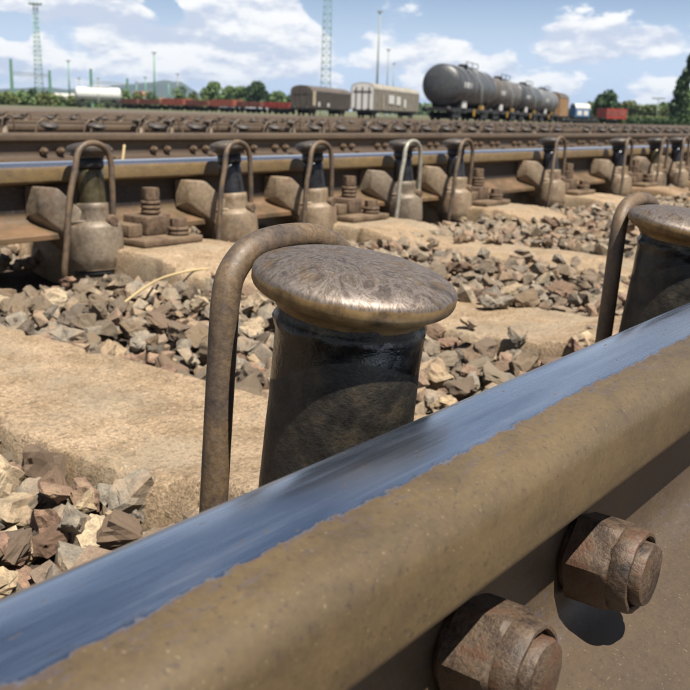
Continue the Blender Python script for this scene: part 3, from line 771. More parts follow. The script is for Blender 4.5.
def main_keep(px, py, r, z):
    if min(abs(py-Y1), abs(py-Y2)) < .08: return None
    # housings sit in pits
    for rx in [q[0] for q in FARPOS]:
        if abs(px-rx) < .085 and 1.46 < py < 1.68: return None
    for rx in (.3555, .83):
        if abs(px-rx) < .075 and .20 < py < .35: return None
    dx = sleeper_dx(px)
    z += .016*min(1, max(0, (px-.75)/.6))               # fuller ballast further along
    if 1.50 < py < 1.76 and px < 4.5: z -= .045
    if px < 1.15 and 1.54 < py < 1.7: return None
    if dx < .131+r*.25:
        spill = noise.noise(Vector((px*4+8, py*4, 0)))
        if px > 1.4 and dx > .02 and spill > .12 and rng.random() < .5 and abs(py-Y2) > .26: return ZS+r*.38
        if px > .9 and dx > .11 and rng.random() < .25 and abs(py-Y2) > .26: return ZS+r*.38
        return None
    return z
stones = scatter(.05, 6.5, -.02, 2.0, .030, .012, .021, -.236, .010, main_keep)
stones += scatter(.05, 6.5, -.02, 2.0, .044, .014, .026, -.220, .012, main_keep)
def proj(p):
    d = Vector(p)-Vector((0, 0, CAM_H)); z = d.dot(FW); return 345+F_PX*d.dot(RT)/z, 345-F_PX*d.dot(UP)/z, z
def shown(s):
    x, y, z = proj(s[:3]); 
    if z < .1 or x < -25 or x > 715 or y > 583-.415*x+10: return 0
    if 262 < x < 430 and 250 < y < 480: return 0
    return s[3]/z
order = sorted(range(len(stones)), key=lambda i: -shown(stones[i]))
top = order[:286]; topset = set(top)
P_HI = []
for i in range(22):
    v, f = stone_proto(500+i, 17, .035)
    me = bpy.data.meshes.new('stone'); me.from_pydata(v.tolist(), [], f.tolist()); me.materials.append(M['stone_unit']); P_HI.append(me)
def put_stone(x, y, z, r, me, rot, mat=None):
    o = bpy.data.objects.new('stone', me); C.objects.link(o); o.parent = bed
    o.location = (x, y, z); o.scale = (r, r, r); o.rotation_euler = rot
    if mat:
        o.material_slots[0].link = 'OBJECT'; o.material_slots[0].material = M[mat]
    return o
for i in top:
    x, y, z, r = stones[i]
    put_stone(x, y, z, r*1.12, random.choice(P_HI), (random.uniform(-.6, .6), random.uniform(-.6, .6), random.uniform(0, 6.3)),
              random.choice(['stone_tan', 'stone_red', 'stone_grey', 'stone', 'stone', 'stone_grey', 'stone', 'stone', 'stone']))
def ground_at(px, py, z):
    d = FW+RT*((px-345)/F_PX)-UP*((py-345)/F_PX); k = (z-CAM_H)/d.z; return Vector((0, 0, CAM_H))+d*k
for px, py, wpx, zz, mt, sd, rz in [(14, 505, 58, -.222, 'stone_tan', 3, .5), (84, 490, 36, -.215, 'stone_red', 7, 1.1), (55, 488, 22, -.222, 'stone_red', 9, 2.),
        (92, 530, 48, -.222, 'stone_tan', 11, .3), (76, 515, 20, -.208, 'stone_pale', 2, .2), (116, 517, 24, -.222, 'stone_tan', 14, 2.2), (136, 513, 20, -.222, 'stone_grey', 5, 1.7),
        (8, 540, 42, -.222, 'stone_red', 16, 2.8), (10, 466, 26, -.222, 'stone_red', 1, .9), (30, 548, 32, -.235, 'stone_tan', 6, .1), (52, 535, 34, -.232, 'stone_tan', 18, 1.4), (-4, 575, 40, -.225, 'stone_tan', 12, .4)]:
    p = ground_at(px, py, zz); d = (p-Vector((0, 0, CAM_H))).dot(FW)
    put_stone(p.x, p.y, zz-.004, wpx/F_PX*d*.5*1.08, P_HI[sd], (.2, -.15, rz), mt)
def stone_mass(lst, name, mat, label, kind='stuff', parent=None):
    V, Fa = [], []; o = 0
    for (x, y, z, r) in lst:
        v, f = P_LO[rng.integers(len(P_LO))]
        Q = rotm(rng.uniform(0, 6.3), rng.uniform(-.7, .7), rng.uniform(-.7, .7))
        V.append((v*r) @ Q.T+np.array([x, y, z])); Fa.append(f+o); o += len(v)
    V = np.concatenate(V).astype(np.float32); Fa = np.concatenate(Fa).astype(np.int32)
    me = bpy.data.meshes.new(name); me.vertices.add(len(V)); me.vertices.foreach_set('co', V.ravel())
    me.loops.add(Fa.size); me.loops.foreach_set('vertex_index', Fa.ravel()); me.polygons.add(len(Fa))
    me.polygons.foreach_set('loop_start', np.arange(0, Fa.size, 3, dtype=np.int32)); me.polygons.foreach_set('use_smooth', np.zeros(len(Fa), dtype=bool)); me.update(calc_edges=True); me.materials.append(mat)
    ob = bpy.data.objects.new(name, me); C.objects.link(ob); ob.parent = parent
    tag(ob, label, None if parent else 'gravel', kind=kind); return ob
stone_mass([s for i, s in enumerate(stones) if i not in topset], 'ballast_stones', M['stone'], 'crushed grey, tan and reddish ballast stones filling the space between the sleepers', parent=bed)
def mid_keep(px, py, r, z):
    for yy in (Y1, Y2, Y3, Y4):
        if abs(py-yy) < .085: return None
    if py > 3.6:
        dx = abs((px+.3+SP/2) % SP-SP/2)
        if dx < .13: return None
    elif py < 2.4:
        if sleeper_dx(px) < .13: return None
    return z
far_st = scatter(1.2, 11, 2.0, 5.5, .045, .015, .028, -.226, .014, mid_keep)+scatter(2.0, 11, 3.0, 4.0, .045, .016, .028, -.208, .012, mid_keep)+scatter(6.5, 16, .3, 2.0, .055, .018, .032, -.216, .014, main_keep)
far_st += scatter(11, 22, 1.8, 5.6, .09, .022, .04, -.222, .015, mid_keep)
stone_mass(far_st, 'ballast_stones', M['stone_far'], 'pale ballast stones beyond the second rail and further along the tracks', parent=bed)

# loose things lying about
def straw(pts, r, label):
    o = MB().tube(catmull(pts, 6), r, 7).build('dry_straw', M['straw']); tag(o, label, 'straw', 'dry straws among the stones')
a, b2, c2 = ground_at(125, 302, -.195), ground_at(165, 277, -.188), ground_at(213, 268, -.190)
straw([a, (a+b2)/2+Vector((0, 0, .004)), b2, (b2+c2)/2+Vector((0, 0, .003)), c2], .0022, 'curved dry straw lying on the stones below the first bolted plate')
p = Vector((3.25, 3.95, -.16)); straw([p+Vector((-.02, 0, -.06)), p, p+Vector((.03, .02, .07))], .007, 'pale dry stalk standing by the brown rail at the left')
for px, py, wpx, mt, lb in [(227, 250, 20, 'stone_red', 'brown stone lying on the sleeper behind the big hoop'), (419, 236, 12, 'stone_pale', 'small pale stone lying on a sleeper below the pale-hooped retarder'), (597, 208, 16, 'stone_pale', 'flat pale stone on the sleeper end near the right edge'),
                            (466, 320, 16, 'stone_tan', 'tan stone on the sleeper right of the big plunger cap'), (592, 327, 14, 'stone_grey', 'dark flat stone on the sleeper beside the right foreground hoop')]:
    z = ZS+.008; p = ground_at(px, py, z); d = (p-Vector((0, 0, CAM_H))).dot(FW)
    o = bpy.data.objects.new('loose_stone', P_HI[len(lb) % 22]); C.objects.link(o); rr = wpx/F_PX*d*.5; o.location = (p.x, p.y, z-.004+rr*.2); o.scale = (rr, rr, rr*.9); o.rotation_euler = (0, 0, px)
    o.material_slots[0].link = 'OBJECT'; o.material_slots[0].material = M[mt]; tag(o, lb, 'stone')

# ------------------------------------------------------------------ background: wagons
M['tank_grey'] = mottled('dark_tank_paint', [(.05, .055, .06), (.085, .09, .10), (.13, .13, .13)], .9, .45, .1, .1, .01, fine=8)
M['tank_brown'] = mottled('grimy_tank_paint', [(.10, .085, .07), (.17, .145, .12), (.23, .20, .17)], .9, .5, .1, .1, .01, fine=8)
M['tank_light'] = mottled('faded_grey_tank_paint', [(.14, .15, .16), (.22, .23, .24), (.30, .30, .30)], .9, .5, .1, .1, .01, fine=8)
M['far_rust'] = plain('far_rail_rust', (.13, .09, .06), .7)
M['orange'] = mottled('faded_orange_paint', [(.30, .16, .07), (.48, .28, .13), (.55, .36, .20)], .8, .7, 0, .1, .01)
M['wagon_black'] = plain('underframe_black', (.018, .018, .020), .7)
M['white_paint'] = plain('white_paint', (.78, .77, .74), .5, var=.06)
M['cream'] = plain('cream_paint', (.58, .50, .34), .6)
M['yellow'] = plain('yellow_paint', (.60, .36, .04), .5)
M['brown_paint'] = mottled('dark_brown_wagon', [(.05, .04, .035), (.09, .075, .062), (.14, .115, .09)], 1., .7, 0, .2, .01)
M['grey_side'] = mottled('weathered_grey_side', [(.20, .175, .14), (.31, .275, .22), (.40, .36, .29)], 1., .7, 0, .2, .01)
M['roof_pale'] = mottled('weathered_pale_roof', [(.40, .35, .27), (.52, .47, .38), (.60, .56, .48)], 1., .6, 0, .2, .01)
M['roof_brown'] = mottled('weathered_brown_roof', [(.14, .11, .09), (.20, .16, .13), (.26, .22, .19)], 1., .6, 0, .2, .01)
M['red'] = mottled('red_wagon_paint', [(.32, .035, .025), (.50, .055, .04), (.56, .10, .07)], .9, .6, 0, .1, .01)
M['rust_red'] = mottled('faded_red_wagon', [(.13, .045, .035), (.26, .08, .06), (.33, .12, .09)], .6, .8, 0, .1, .01)
M['rust_orange'] = mottled('bright_red_wagon', [(.38, .09, .05), (.52, .14, .09)], .6, .7, 0, .1, .01)
M['blue'] = plain('blue_wagon_paint', (.07, .19, .42), .5)
M['green_steel'] = plain('pale_green_steel', (.18, .37, .26), .6)
M['grey_steel'] = plain('grey_mast_steel', (.30, .34, .33), .6)
WDIR = math.radians(17.5)

def bogie(root, x, L=2.6):
    mb = MB(); mb.box(x-L/2, x+L/2, -.95, -.82, .45, .80); mb.box(x-L/2, x+L/2, .82, .95, .45, .80); mb.box(x-.3, x+.3, -.9, .9, .5, .85)
    fr = mb.build('bogie', M['wagon_black'], root)
    for wx in (x-.9, x+.9):
        T = T_(wx, 0, .46) @ RX(PI/2)
        MB().lathe([(0, -.80), (.46, -.80), (.46, -.70), (.10, -.68), (.10, .68), (.46, .70), (.46, .80), (0, .80)], 20, T).build('wheelset', M['wagon_black'], fr)
def buffers(root, x, s):
    for y in (-.88, .88):
        T = T_(x, y, 1.05) @ RY(PI/2*s)
        MB().lathe([(0, 0), (.12, 0), (.12, .45), (.24, .46), (.24, .52), (0, .54)], 16, T).build('buffer', M['wagon_black'], root)
def tank_wagon(L, R_, mat, label, loc, rz, frame='wagon_black', white=False):
    w = empty('tank_wagon', loc, rz); zc = 1.30+R_
    h = L/2-.7
    prof = [(0, -h-.45), (R_*.35, -h-.42), (R_*.65, -h-.32), (R_*.86, -h-.18), (R_*.97, -h-.03), (R_, -h+.08), (R_, h-.08), (R_*.97, h+.03), (R_*.86, h+.18), (R_*.65, h+.32), (R_*.35, h+.42), (0, h+.45)]
    T = T_(0, 0, zc) @ RY(PI/2)
    soft(MB().lathe(prof, 48, T).build('tank', M[mat], w), .7)
    for bx in (-h*.62, -h*.2, h*.2, h*.62):
        MB().lathe([(R_-.02, bx-.07), (R_+.035, bx-.07), (R_+.035, bx+.07), (R_-.02, bx+.07)], 40, T).build('tank_band', M['tank_light' if mat != 'white_paint' else 'white_paint'], w)
    MB().box(-L/2+.1, L/2-.1, -1.05, 1.05, .92, 1.18).build('underframe', M[frame], w)
    for bx in (-h*.75, h*.75):
        MB().hexa([[(bx-.3, -1.0, 1.16), (bx+.3, -1.0, 1.16), (bx+.3, 1.0, 1.16), (bx-.3, 1.0, 1.16)], [(bx-.3, -1.2, 1.75), (bx+.3, -1.2, 1.75), (bx+.3, 1.2, 1.75), (bx-.3, 1.2, 1.75)]]).build('saddle', M[frame], w)
    bogie(w, -L/2+2.1); bogie(w, L/2-2.1); buffers(w, -L/2, -1); buffers(w, L/2, 1)
    dm = MB().lathe([(0, zc+R_-.1), (.38, zc+R_-.1), (.38, zc+R_+.2), (.43, zc+R_+.2), (.43, zc+R_+.26), (0, zc+R_+.32)], 20).build('manhole', M[mat], w)
    wk = MB().box(-2.2, 2.2, -.75, -.45, zc+R_-.02, zc+R_+.03).box(-2.2, 2.2, .45, .75, zc+R_-.02, zc+R_+.03).build('walkway', M['wagon_black'] if not white else M['white_paint'], w)
    mb = MB()
    for x0 in (-2.2, 0, 2.2): mb.box(x0-.03, x0+.03, -.78, -.73, zc+R_, zc+R_+.38)
    mb.box(-2.2, 2.2, -.78, -.74, zc+R_+.35, zc+R_+.40); mb.build('handrail', M['wagon_black'] if not white else M['white_paint'], wk)
    lad = MB(); 
    for s in (-.22, .22): lad.tube([(s, -R_-.12, 1.0), (s, -R_-.14, zc+.1), (s, -R_*.72, zc+R_*.75), (s, -.7, zc+R_)], .03, 6)
    for k in range(9): lad.box(-.22, .22, -R_-.15, -R_-.11, 1.05+k*.24, 1.08+k*.24)
    lad.build('ladder', M['grey_steel'] if not white else M['white_paint'], w)
    if not white:
        MB().box(h*.30, h*.55, -1.16, -1.08, 1.15, 1.48).build('side_board', M['yellow'], w)
        MB().box(-h*.66, -h*.45, -1.16, -1.08, 1.22, 1.75).build('side_board', M['white_paint'], w)
        MB().box(-.1, .12, -1.2, -1.08, .6, 1.15).build('valve', M['yellow'], w)
        # lettering panels, bent round the shell
        for k, (x0, x1) in enumerate(((-h*.86, -h*.80), (-h*.74, -h*.60), (-h*.55, -h*.50))):
            vs, fs = [], []
            for j in range(5):
                a = math.radians(186+7*(-j)); vs += [(x0, (R_+.012)*math.cos(a), zc+.1-(R_+.012)*math.sin(a)*1.), (x1, (R_+.012)*math.cos(a), zc+.1-(R_+.012)*math.sin(a))]
            fs = [(2*j, 2*j+1, 2*j+3, 2*j+2) for j in range(4)]
            MB().add(vs, fs).build('marking', M['white_paint'], w)
    return tag(w, label, 'tank wagon')
def line_pt(a0, s, ang): x, y = a0.x+math.cos(ang)*s, a0.y+math.sin(ang)*s; return (x, y, yard_z(math.hypot(x, y)))
# string of tank wagons receding to the right
A0 = spot(438, 73); cars = [(14.6, 1.55, 'tank_grey', 'nearest tank wagon, dark blue-grey with its big dished end facing left'),
                            (13.2, 1.42, 'tank_brown', 'second tank wagon of the dark string, brownish grey barrel with yellow side board'),
                            (13.2, 1.42, 'tank_grey', 'third tank wagon of the dark string, between the brownish and the paler one'),
                            (13.2, 1.40, 'tank_light', 'fourth tank wagon of the dark string, pale grey barrel just before the orange wagon')]
s = 0
for L, R_, mt, lb in cars:
    s += L/2; tank_wagon(L, R_, mt, lb, line_pt(A0, s, WDIR), WDIR)['group'] = 'dark tank wagons'; s += L/2+.9
def arc_wagon(L, Wd, H, side, end, roof, label, loc, rz, cat='covered wagon', panels=(), ribs=10, endcols=None, name='covered_wagon'):
    w = empty(name, loc, rz); hw = Wd/2; z0 = 1.05; z1 = H-.75
    n = 12; arc = [(hw*math.cos(PI*k/n), z1+(H-z1)*math.sin(PI*k/n)**.8) for k in range(n+1)]
    body = [(hw, z0), ]+arc+[(-hw, z0)]
    MB().prism([(y*.985, z0 if z == z0 else z-.02) for y, z in body], -L/2, L/2).build('body', M[side], w)
    ra = [(y*1.01, z+.03) for y, z in arc]+[(y*.97, z-.04) for y, z in arc[::-1]]
    rf = MB().prism(ra, -L/2-.06, L/2+.06).build('roof', M[roof], w); soft(rf, .7)
    for k in range(8):
        x = -L/2+L*(k+.5)/8; MB().prism([(y*1.018, z+.055) for y, z in arc]+[(y*1.0, z+.02) for y, z in arc[::-1]], x-.05, x+.05).build('roof_rib', M[roof], rf)
    for k in range(ribs+1):
        x = -L/2+L*k/ribs
        for sd in (-1, 1): MB().box(x-.05, x+.05, *(sorted((sd*hw*.985, sd*(hw+.05)))), z0, z1).build('post', M[side], w)
    for sx in (-1, 1):
        e = MB().prism([(y*.95, z0+.03 if z == z0 else z-.08) for y, z in body], *(sorted((sx*L/2, sx*(L/2+.05))))).build('end_wall', M[end], w)
        for yy in (-hw*.62, -.06, hw*.5):
            MB().box(*(sorted((sx*(L/2+.05), sx*(L/2+.13)))), yy, yy+.12, z0, z1+.25).build('end_post', M[endcols or end], e)
        MB().box(*(sorted((sx*(L/2+.05), sx*(L/2+.11)))), -hw*.8, hw*.8, z1-.35, z1-.22).build('end_rail', M[endcols or end], e)
    for x0, x1, za, zb, mt in panels:
        MB().box(x0, x1, -hw-.065, -hw-.052, za, zb).build('side_panel', M[mt], w)
    MB().box(-L/2, L/2, -hw*.85, hw*.85, .8, 1.045).build('underframe', M['wagon_black'], w)
    bogie(w, -L/2+2.4); bogie(w, L/2-2.4); buffers(w, -L/2, -1); buffers(w, L/2, 1)
    return tag(w, label, cat)
arc_wagon(9, 2.7, 4.1, 'orange', 'orange', 'roof_brown', 'small orange covered wagon at the far end of the dark tank wagons', line_pt(A0, s+4.5, WDIR), WDIR, ribs=6)
D2 = math.radians(22)
B0 = spot(362, 118); wd = arc_wagon(28, 2.9, 4.25, 'grey_side', 'white_paint', 'roof_pale', 'pale covered wagon with arched roof and white end, grey side with two white panels', line_pt(B0, 14, D2), D2, ribs=14,
    panels=((-6.2, -3.0, 1.9, 3.0, 'white_paint'), (-1.6, 1.0, 1.8, 2.9, 'white_paint'), (3.2, 4.6, 1.5, 2.6, 'white_paint'), (-9.4, -8.9, 1.2, 2.9, 'cream')), endcols='brown_paint')
B1 = spot(301, 128); arc_wagon(19.5, 2.9, 3.95, 'brown_paint', 'brown_paint', 'roof_brown', 'dark brown covered wagon with arched roof, left of the white-ended one', line_pt(B1, 9.75, D2), D2, ribs=16,
    panels=((-9.4, -8.1, 1.4, 3.3, 'cream'), (-6.9, -6.1, 1.3, 1.9, 'white_paint'), (-2.6, -1.6, 1.3, 1.8, 'white_paint')))
# white tank wagon on the left, seen side on
P = spot(98.5, 205); tank_wagon(9.8, 1.42, 'white_paint', 'short white tank wagon far off on the left, seen side on', P, azi(98.5)-PI/2+.05, white=True)
# low open wagons, red
def open_wagon(L, H, mat, label, loc, rz, name='open_wagon'):
    w = empty(name, loc, rz)
    fl = MB().box(-L/2, L/2, -1.3, 1.3, 1.05, 1.22).build('floor', M['wagon_black'], w)
    for sd in (-1, 1): MB().box(-L/2, L/2, *sorted((sd*1.3, sd*1.38)), 1.1, H).build('side_wall', M[mat], w)
    for sx in (-1, 1): MB().box(*sorted((sx*(L/2-.08), sx*L/2)), -1.298, 1.298, 1.225, H-.003).build('end_wall', M[mat], w)
    for k in range(6):
        x = -L/2+L*(k+.5)/6
        MB().box(x-.06, x+.06, -1.45, -1.382, 1.0, H+.02).build('stake', M[mat], w)
    bogie(w, -L/2+1.8, 2.2); bogie(w, L/2-1.8, 2.2); buffers(w, -L/2, -1); buffers(w, L/2, 1)
    return tag(w, label, 'open wagon')
pa = spot(122, 214); pb = spot(296, 176); v = pb-pa; ang = math.atan2(v.y, v.x); n = 7; cell = v.length/n
cols = ['rust_red', 'rust_red', 'rust_orange', 'rust_red', 'rust_orange', 'rust_red', 'red']
lbs = ['low maroon open wagon just right of the white tank wagon', 'low maroon open wagon below the bushes, left of the bright red one', 'bright red low open wagon in the middle of the low red string on the left',
       'dull red low open wagon right of the bright red one', 'orange-red low open wagon in front of the left trees', 'maroon low open wagon in front of the tallest of the left trees', 'red low open wagon next to the dark covered wagon']
for k in range(n):
    p = pa+v*((k+.5)/n); o = open_wagon(cell-.9, 2.35 if k in (2, 4) else 2.1, cols[k], lbs[k], (p.x, p.y, yard_z(p.length)), ang); o['group'] = 'low red open wagons'
# red and blue wagons on the right
P = spot(611, 190); hw_ = open_wagon(5.0, 2.9, 'red', 'bright red high-sided wagon in front of the dark tree on the right', P, azi(611)-PI/2+.75)
for k in range(3): MB().box(-2.4+1.65*k, -1.0+1.65*k, -1.42, -1.385, 1.6, 2.6).build('side_panel', M['rust_red'], hw_)
P = spot(579, 150); bw = arc_wagon(2.3, 1.9, 3.0, 'blue', 'blue', 'white_paint', 'blue boxy wagon with a white roof just right of the orange wagon', P, azi(579)-PI/2+.5, ribs=4, panels=((-.9, -.15, 1.3, 2.0, 'white_paint'), (.15, .9, 1.3, 2.0, 'white_paint')))
# low dark hedge beside the red wagon is planted below with the trees

# rails under the trains
def track_line(a, b2, label):
    d = (b2-a); L = d.length; an = math.atan2(d.y, d.x)
    for sd, nm in ((-.75, 'nearer'), (.75, 'farther')):
        o = MB().prism([(.035, 0), (.035, -.04), (.01, -.05), (.01, -.13), (.07, -.16), (-.07, -.16), (-.01, -.13), (-.01, -.05), (-.035, -.04), (-.035, 0)], 0, L).build('rail', M['far_rust'])
        o.location = (a.x-math.sin(an)*sd, a.y+math.cos(an)*sd, yard_z(math.hypot(a.x, a.y))+.01); o.rotation_euler = (0, math.asin((yard_z(math.hypot(a.x, a.y))-yard_z(math.hypot(b2.x, b2.y)))/L), an)
        tag(o, '%s rail %s' % (nm, label), 'rail')
dv = Vector((math.cos(WDIR), math.sin(WDIR), 0)); track_line(A0-dv*45, A0+dv*150, 'under the dark tank wagons')
dv = Vector((math.cos(D2), math.sin(D2), 0)); track_line(B0-dv*60, B0+dv*120, 'under the white-ended covered wagon'); track_line(B1-dv*60, B1+dv*120, 'under the dark brown covered wagon')
track_line(pa-v*.3, pb+v*.4, 'under the low red open wagons')

# ------------------------------------------------------------------ masts and gantries
def lattice(name, px, dist, H, w0, w1, mat, label, cat, head=None, brace=14, group=None, d=.12):
    P = spot(px, dist); r = empty(name, P, azi(px))
    def wz(z): return (w0+(w1-w0)*z/H)/2
    for sx, sy in ((-1, -1), (-1, 1), (1, 1), (1, -1)):
        MB().tube([(sx*wz(0), sy*wz(0), 0), (sx*wz(H), sy*wz(H), H)], d/2, 4).build('leg', M[mat], r)
    mb = MB()
    for k in range(brace):
        z0, z1 = H*k/brace, H*(k+1)/brace
        for (ax, ay), (bx, by) in (((-1, -1), (-1, 1)), ((-1, 1), (1, 1)), ((1, 1), (1, -1)), ((1, -1), (-1, -1))):
            if k % 2: ax, ay, bx, by = bx, by, ax, ay
            mb.tube([(ax*wz(z0), ay*wz(z0), z0), (bx*wz(z1), by*wz(z1), z1)], d*.3, 4); mb.tube([(ax*wz(z1), ay*wz(z1), z1), (bx*wz(z1), by*wz(z1), z1)], d*.3, 4)
    mb.build('bracing', M[mat], r)
    if head: 
        MB().box(-head, head, -head, head, H, H+.12).build('platform', M[mat], r)
        for k in range(4): MB().box(-.15, .15, -head+.1+k*head*.55, -head+.35+k*head*.55, H+.13, H+.6).build('floodlight', M['grey_steel'], r)
    return tag(r, label, cat, group)
lattice('light_tower', 325, 150, 30, 1.5, .9, 'green_steel', 'tall green lattice tower rising out of the picture behind the dark covered wagon', 'tower', 1.1, 30)
lattice('light_tower', 40, 270, 25.5, 2.3, 1.1, 'green_steel', 'green lattice floodlight tower with a platform on top, far left', 'tower', 1.7, 22, d=.22)
def pole(px, dist, H, r0, mat, label, arm=0., group='thin masts in the yard', name='mast'):
    P = spot(px, dist); r = empty(name, P, azi(px))
    MB().tube([(0, 0, 0), (0, 0, H)], [r0, r0*.6], 8).build('pole', M[mat], r)
    MB().lathe([(0, 0), (r0*2.2, 0), (r0*2.2, .4), (r0*1.1, .5), (0, .5)], 12).build('base', M['grey_steel'], r)
    MB().box(-.3, .3, -.6-arm, .6+arm, H, H+.28).build('lamp_head', M['grey_steel'], r)
    return tag(r, label, 'mast', group)
for px, d, H, r0, mt, lb in [(376, 210, 21.5, .26, 'grey_steel', 'grey lamp mast above the white-ended covered wagon'), (386, 260, 17, .22, 'grey_steel', 'shorter mast just right of the grey lamp mast'), (392, 330, 17, .24, 'grey_steel', 'faint short mast left of the nearest tank wagon'),
        (155, 250, 13.6, .28, 'green_steel', 'tallest thin mast above the low red wagons'), (70, 260, 11.2, .26, 'green_steel', 'thin mast between the left gantry and the white tank wagon'), (178, 300, 10.3, .26, 'grey_steel', 'thin mast just left of the left group of trees'),
        (146, 300, 9, .24, 'green_steel', 'thin mast just left of the tallest thin one'), (169, 320, 8.5, .26, 'green_steel', 'short green mast just right of the tallest thin one'), (80, 300, 8, .2, 'grey_steel', 'faint short mast directly left of the white tank wagon'),
        (99, 300, 8.2, .2, 'grey_steel', 'faint mast above the white tank wagon'), (137, 300, 7.5, .24, 'green_steel', 'short mast right of the second gantry'), (656, 240, 6, .14, 'grey_steel', 'faint pole with crossarm above the right hedge')]:
    pole(px, d, H, r0, mt, lb, arm=.9 if px == 656 else 0)
def gantry(pxa, pxb, dist, H, hb, lb):
    a, b3 = spot(pxa, dist), spot(pxb, dist*1.05); mid = a; v3 = b3-a; L = v3.length; an = math.atan2(v3.y, v3.x)
    r = empty('gantry', a, an)
    for x, hh in ((0, H), (L, H*.82)):
        MB().hexa([[(x-.38, -.3, 0), (x+.38, -.3, 0), (x+.38, .3, 0), (x-.38, .3, 0)], [(x-.24, -.2, hh), (x+.24, -.2, hh), (x+.24, .2, hh), (x-.24, .2, hh)]]).build('post', M['green_steel'], r)
    mb = MB(); z0, z1 = hb-.45, hb+.25
    mb.box(.3, L-.3, -.08, .08, z1-.12, z1); mb.box(.3, L-.3, -.08, .08, z0, z0+.12)
    for k in range(12): x = .4+(L-.9)*k/12; mb.tube([(x, 0, z0+.1), (x+(L-.9)/12, 0, z1-.1)], .05, 4)
    mb.build('beam', M['grey_steel'], r)
    return tag(r, lb, 'gantry', 'overhead line gantries')
gantry(13, 51, 240, 10.4, 7.3, 'overhead line gantry at the far left, beside the floodlight tower'); gantry(92, 128, 250, 9.3, 6.1, 'overhead line gantry behind the white tank wagon')

# ------------------------------------------------------------------ trees, bushes, hill
def leaf_mat(name, a, b2, c3):
    m, t, b = principled(name); g = t.node('ShaderNodeNewGeometry')
    co = coords(t); n = t.noise(co, .35, 3, .5)
    c = t.ramp(t.math('ADD', t.math('MULTIPLY', g.outputs['Random Per Island'], .5), t.math('MULTIPLY', n, .5)), [(.2, a), (.5, b2), (.8, c3)])
    t.put(b.inputs['Base Color'], c); b.inputs['Roughness'].default_value = .6; b.inputs['Specular IOR Level'].default_value = .25
    return m
M['leaf_dark'] = leaf_mat('dark_foliage', (.018, .036, .014), (.035, .065, .024), (.06, .10, .035))
M['leaf_mid'] = leaf_mat('green_foliage', (.05, .085, .032), (.09, .14, .05), (.14, .20, .075))
M['leaf_yellow'] = leaf_mat('yellow_green_foliage', (.05, .07, .02), (.09, .115, .035), (.15, .165, .06))
M['bark'] = plain('bark', (.10, .075, .05), .9)
def leaves(blobs, count, size, seed):
    """leaf clumps through the volume of several blobs (x,y,z,rx,ry,rz)"""
    r = np.random.default_rng(seed); V = []; F = []
    vol = np.array([b[3]*b[4]*b[5] for b in blobs]); ch = r.choice(len(blobs), count, p=vol/vol.sum())
    for i in range(count):
        b = blobs[ch[i]]; d = r.normal(size=3); d /= np.linalg.norm(d); d *= r.uniform(.35, 1.04)**.5
        c = np.array(b[:3])+d*np.array(b[3:])
        u = r.normal(size=3); u /= np.linalg.norm(u); w = np.cross(u, r.normal(size=3)); w /= np.linalg.norm(w); s_ = size*r.uniform(.5, 1.3)
        o = len(V); V += [tuple(c-u*s_), tuple(c+w*s_*.6), tuple(c+u*s_), tuple(c-w*s_*.6)]; F.append((o, o+1, o+2, o+3))
    return V, F
def tree(px, dist, H, W, mat, label, seed, lobes=14, trunk=.28, count=2600, tilt=0., name='tree', slim=False, cat='tree', group=None, zb=-.25):
    P = spot(px, dist); r = empty(name, P, azi(px)-PI/2); rs = random.Random(seed); blobs = []   # local x runs to the right in the picture
    for k in range(lobes):
        t = k/(lobes-1)
        if slim: z = H*(.08+.86*t); rad = W/2*(1-.35*abs(t-.4)/.6)*rs.uniform(.75, 1.05)*(1 if t < .9 else .6); x = rs.uniform(-.15, .15)*W; rz_ = H/lobes*1.5
        else:
            z = H*(trunk+(1-trunk)*(.12+.76*t)); rad = W*.26*rs.uniform(.7, 1.2); x = rs.uniform(-1, 1)*W*.34*math.sin(PI*(.2+.7*t)); rz_ = rad*.8
        blobs.append((x+tilt*z, rs.uniform(-.3, .3)*W*(0.2 if slim else 1), z, rad, rad, rz_))
    V, F = leaves(blobs, count, (W*.045 if not slim else W*.09)+.10, seed)
    MB().add(V, F).build('crown', M[mat], r)
    tr = MB().tube([(0, 0, 0), (tilt*H*.3+.1, 0, H*.3), (tilt*H*.6, .1, H*.6), (tilt*H*.85, 0, H*.85)], [W*.05+.1, W*.04+.06, W*.02+.05, .04], 8)
    if not slim:
        for k in range(5):
            b = blobs[rs.randrange(lobes)]; tr.tube([(tilt*H*.3, 0, H*(.25+.05*k)), ((b[0]+tilt*H*.3)/2, b[1]/2, (H*.3+b[2])/2+.2), b[:3]], [W*.02+.05, W*.014+.03, .03], 6)
    tr.build('trunk', M['bark'], r)
    return tag(r, label, cat, group)
k = 93.64
lt = 'left group of trees'
tree(214, 300, 8.2, 7.0, 'leaf_mid', 'leftmost rounded tree of the group left of the dark covered wagon', 1, group=lt)
tree(229, 310, 7.2, 5.5, 'leaf_mid', 'second tree of the left group, narrower and slightly lower', 2, group=lt)
tree(241, 300, 7.0, 6.0, 'leaf_mid', 'middle low tree of the left group', 3, group=lt)
tree(257, 290, 8.0, 7.6, 'leaf_dark', 'broad dark rounded tree of the left group, right of its middle', 4, group=lt)
tree(275, 310, 5.2, 8.0, 'leaf_mid', 'low tree of the left group, closest to the dark covered wagon', 5, group=lt)
tree(288, 320, 4.4, 7.0, 'leaf_dark', 'lowest shrubby tree touching the dark covered wagon', 15, group=lt)
tree(605, 225, 6.9, 6.4, 'leaf_dark', 'dark rounded tree standing directly behind the red wagon', 6, count=3200, trunk=.05)
rt = 'distant trees on the right'
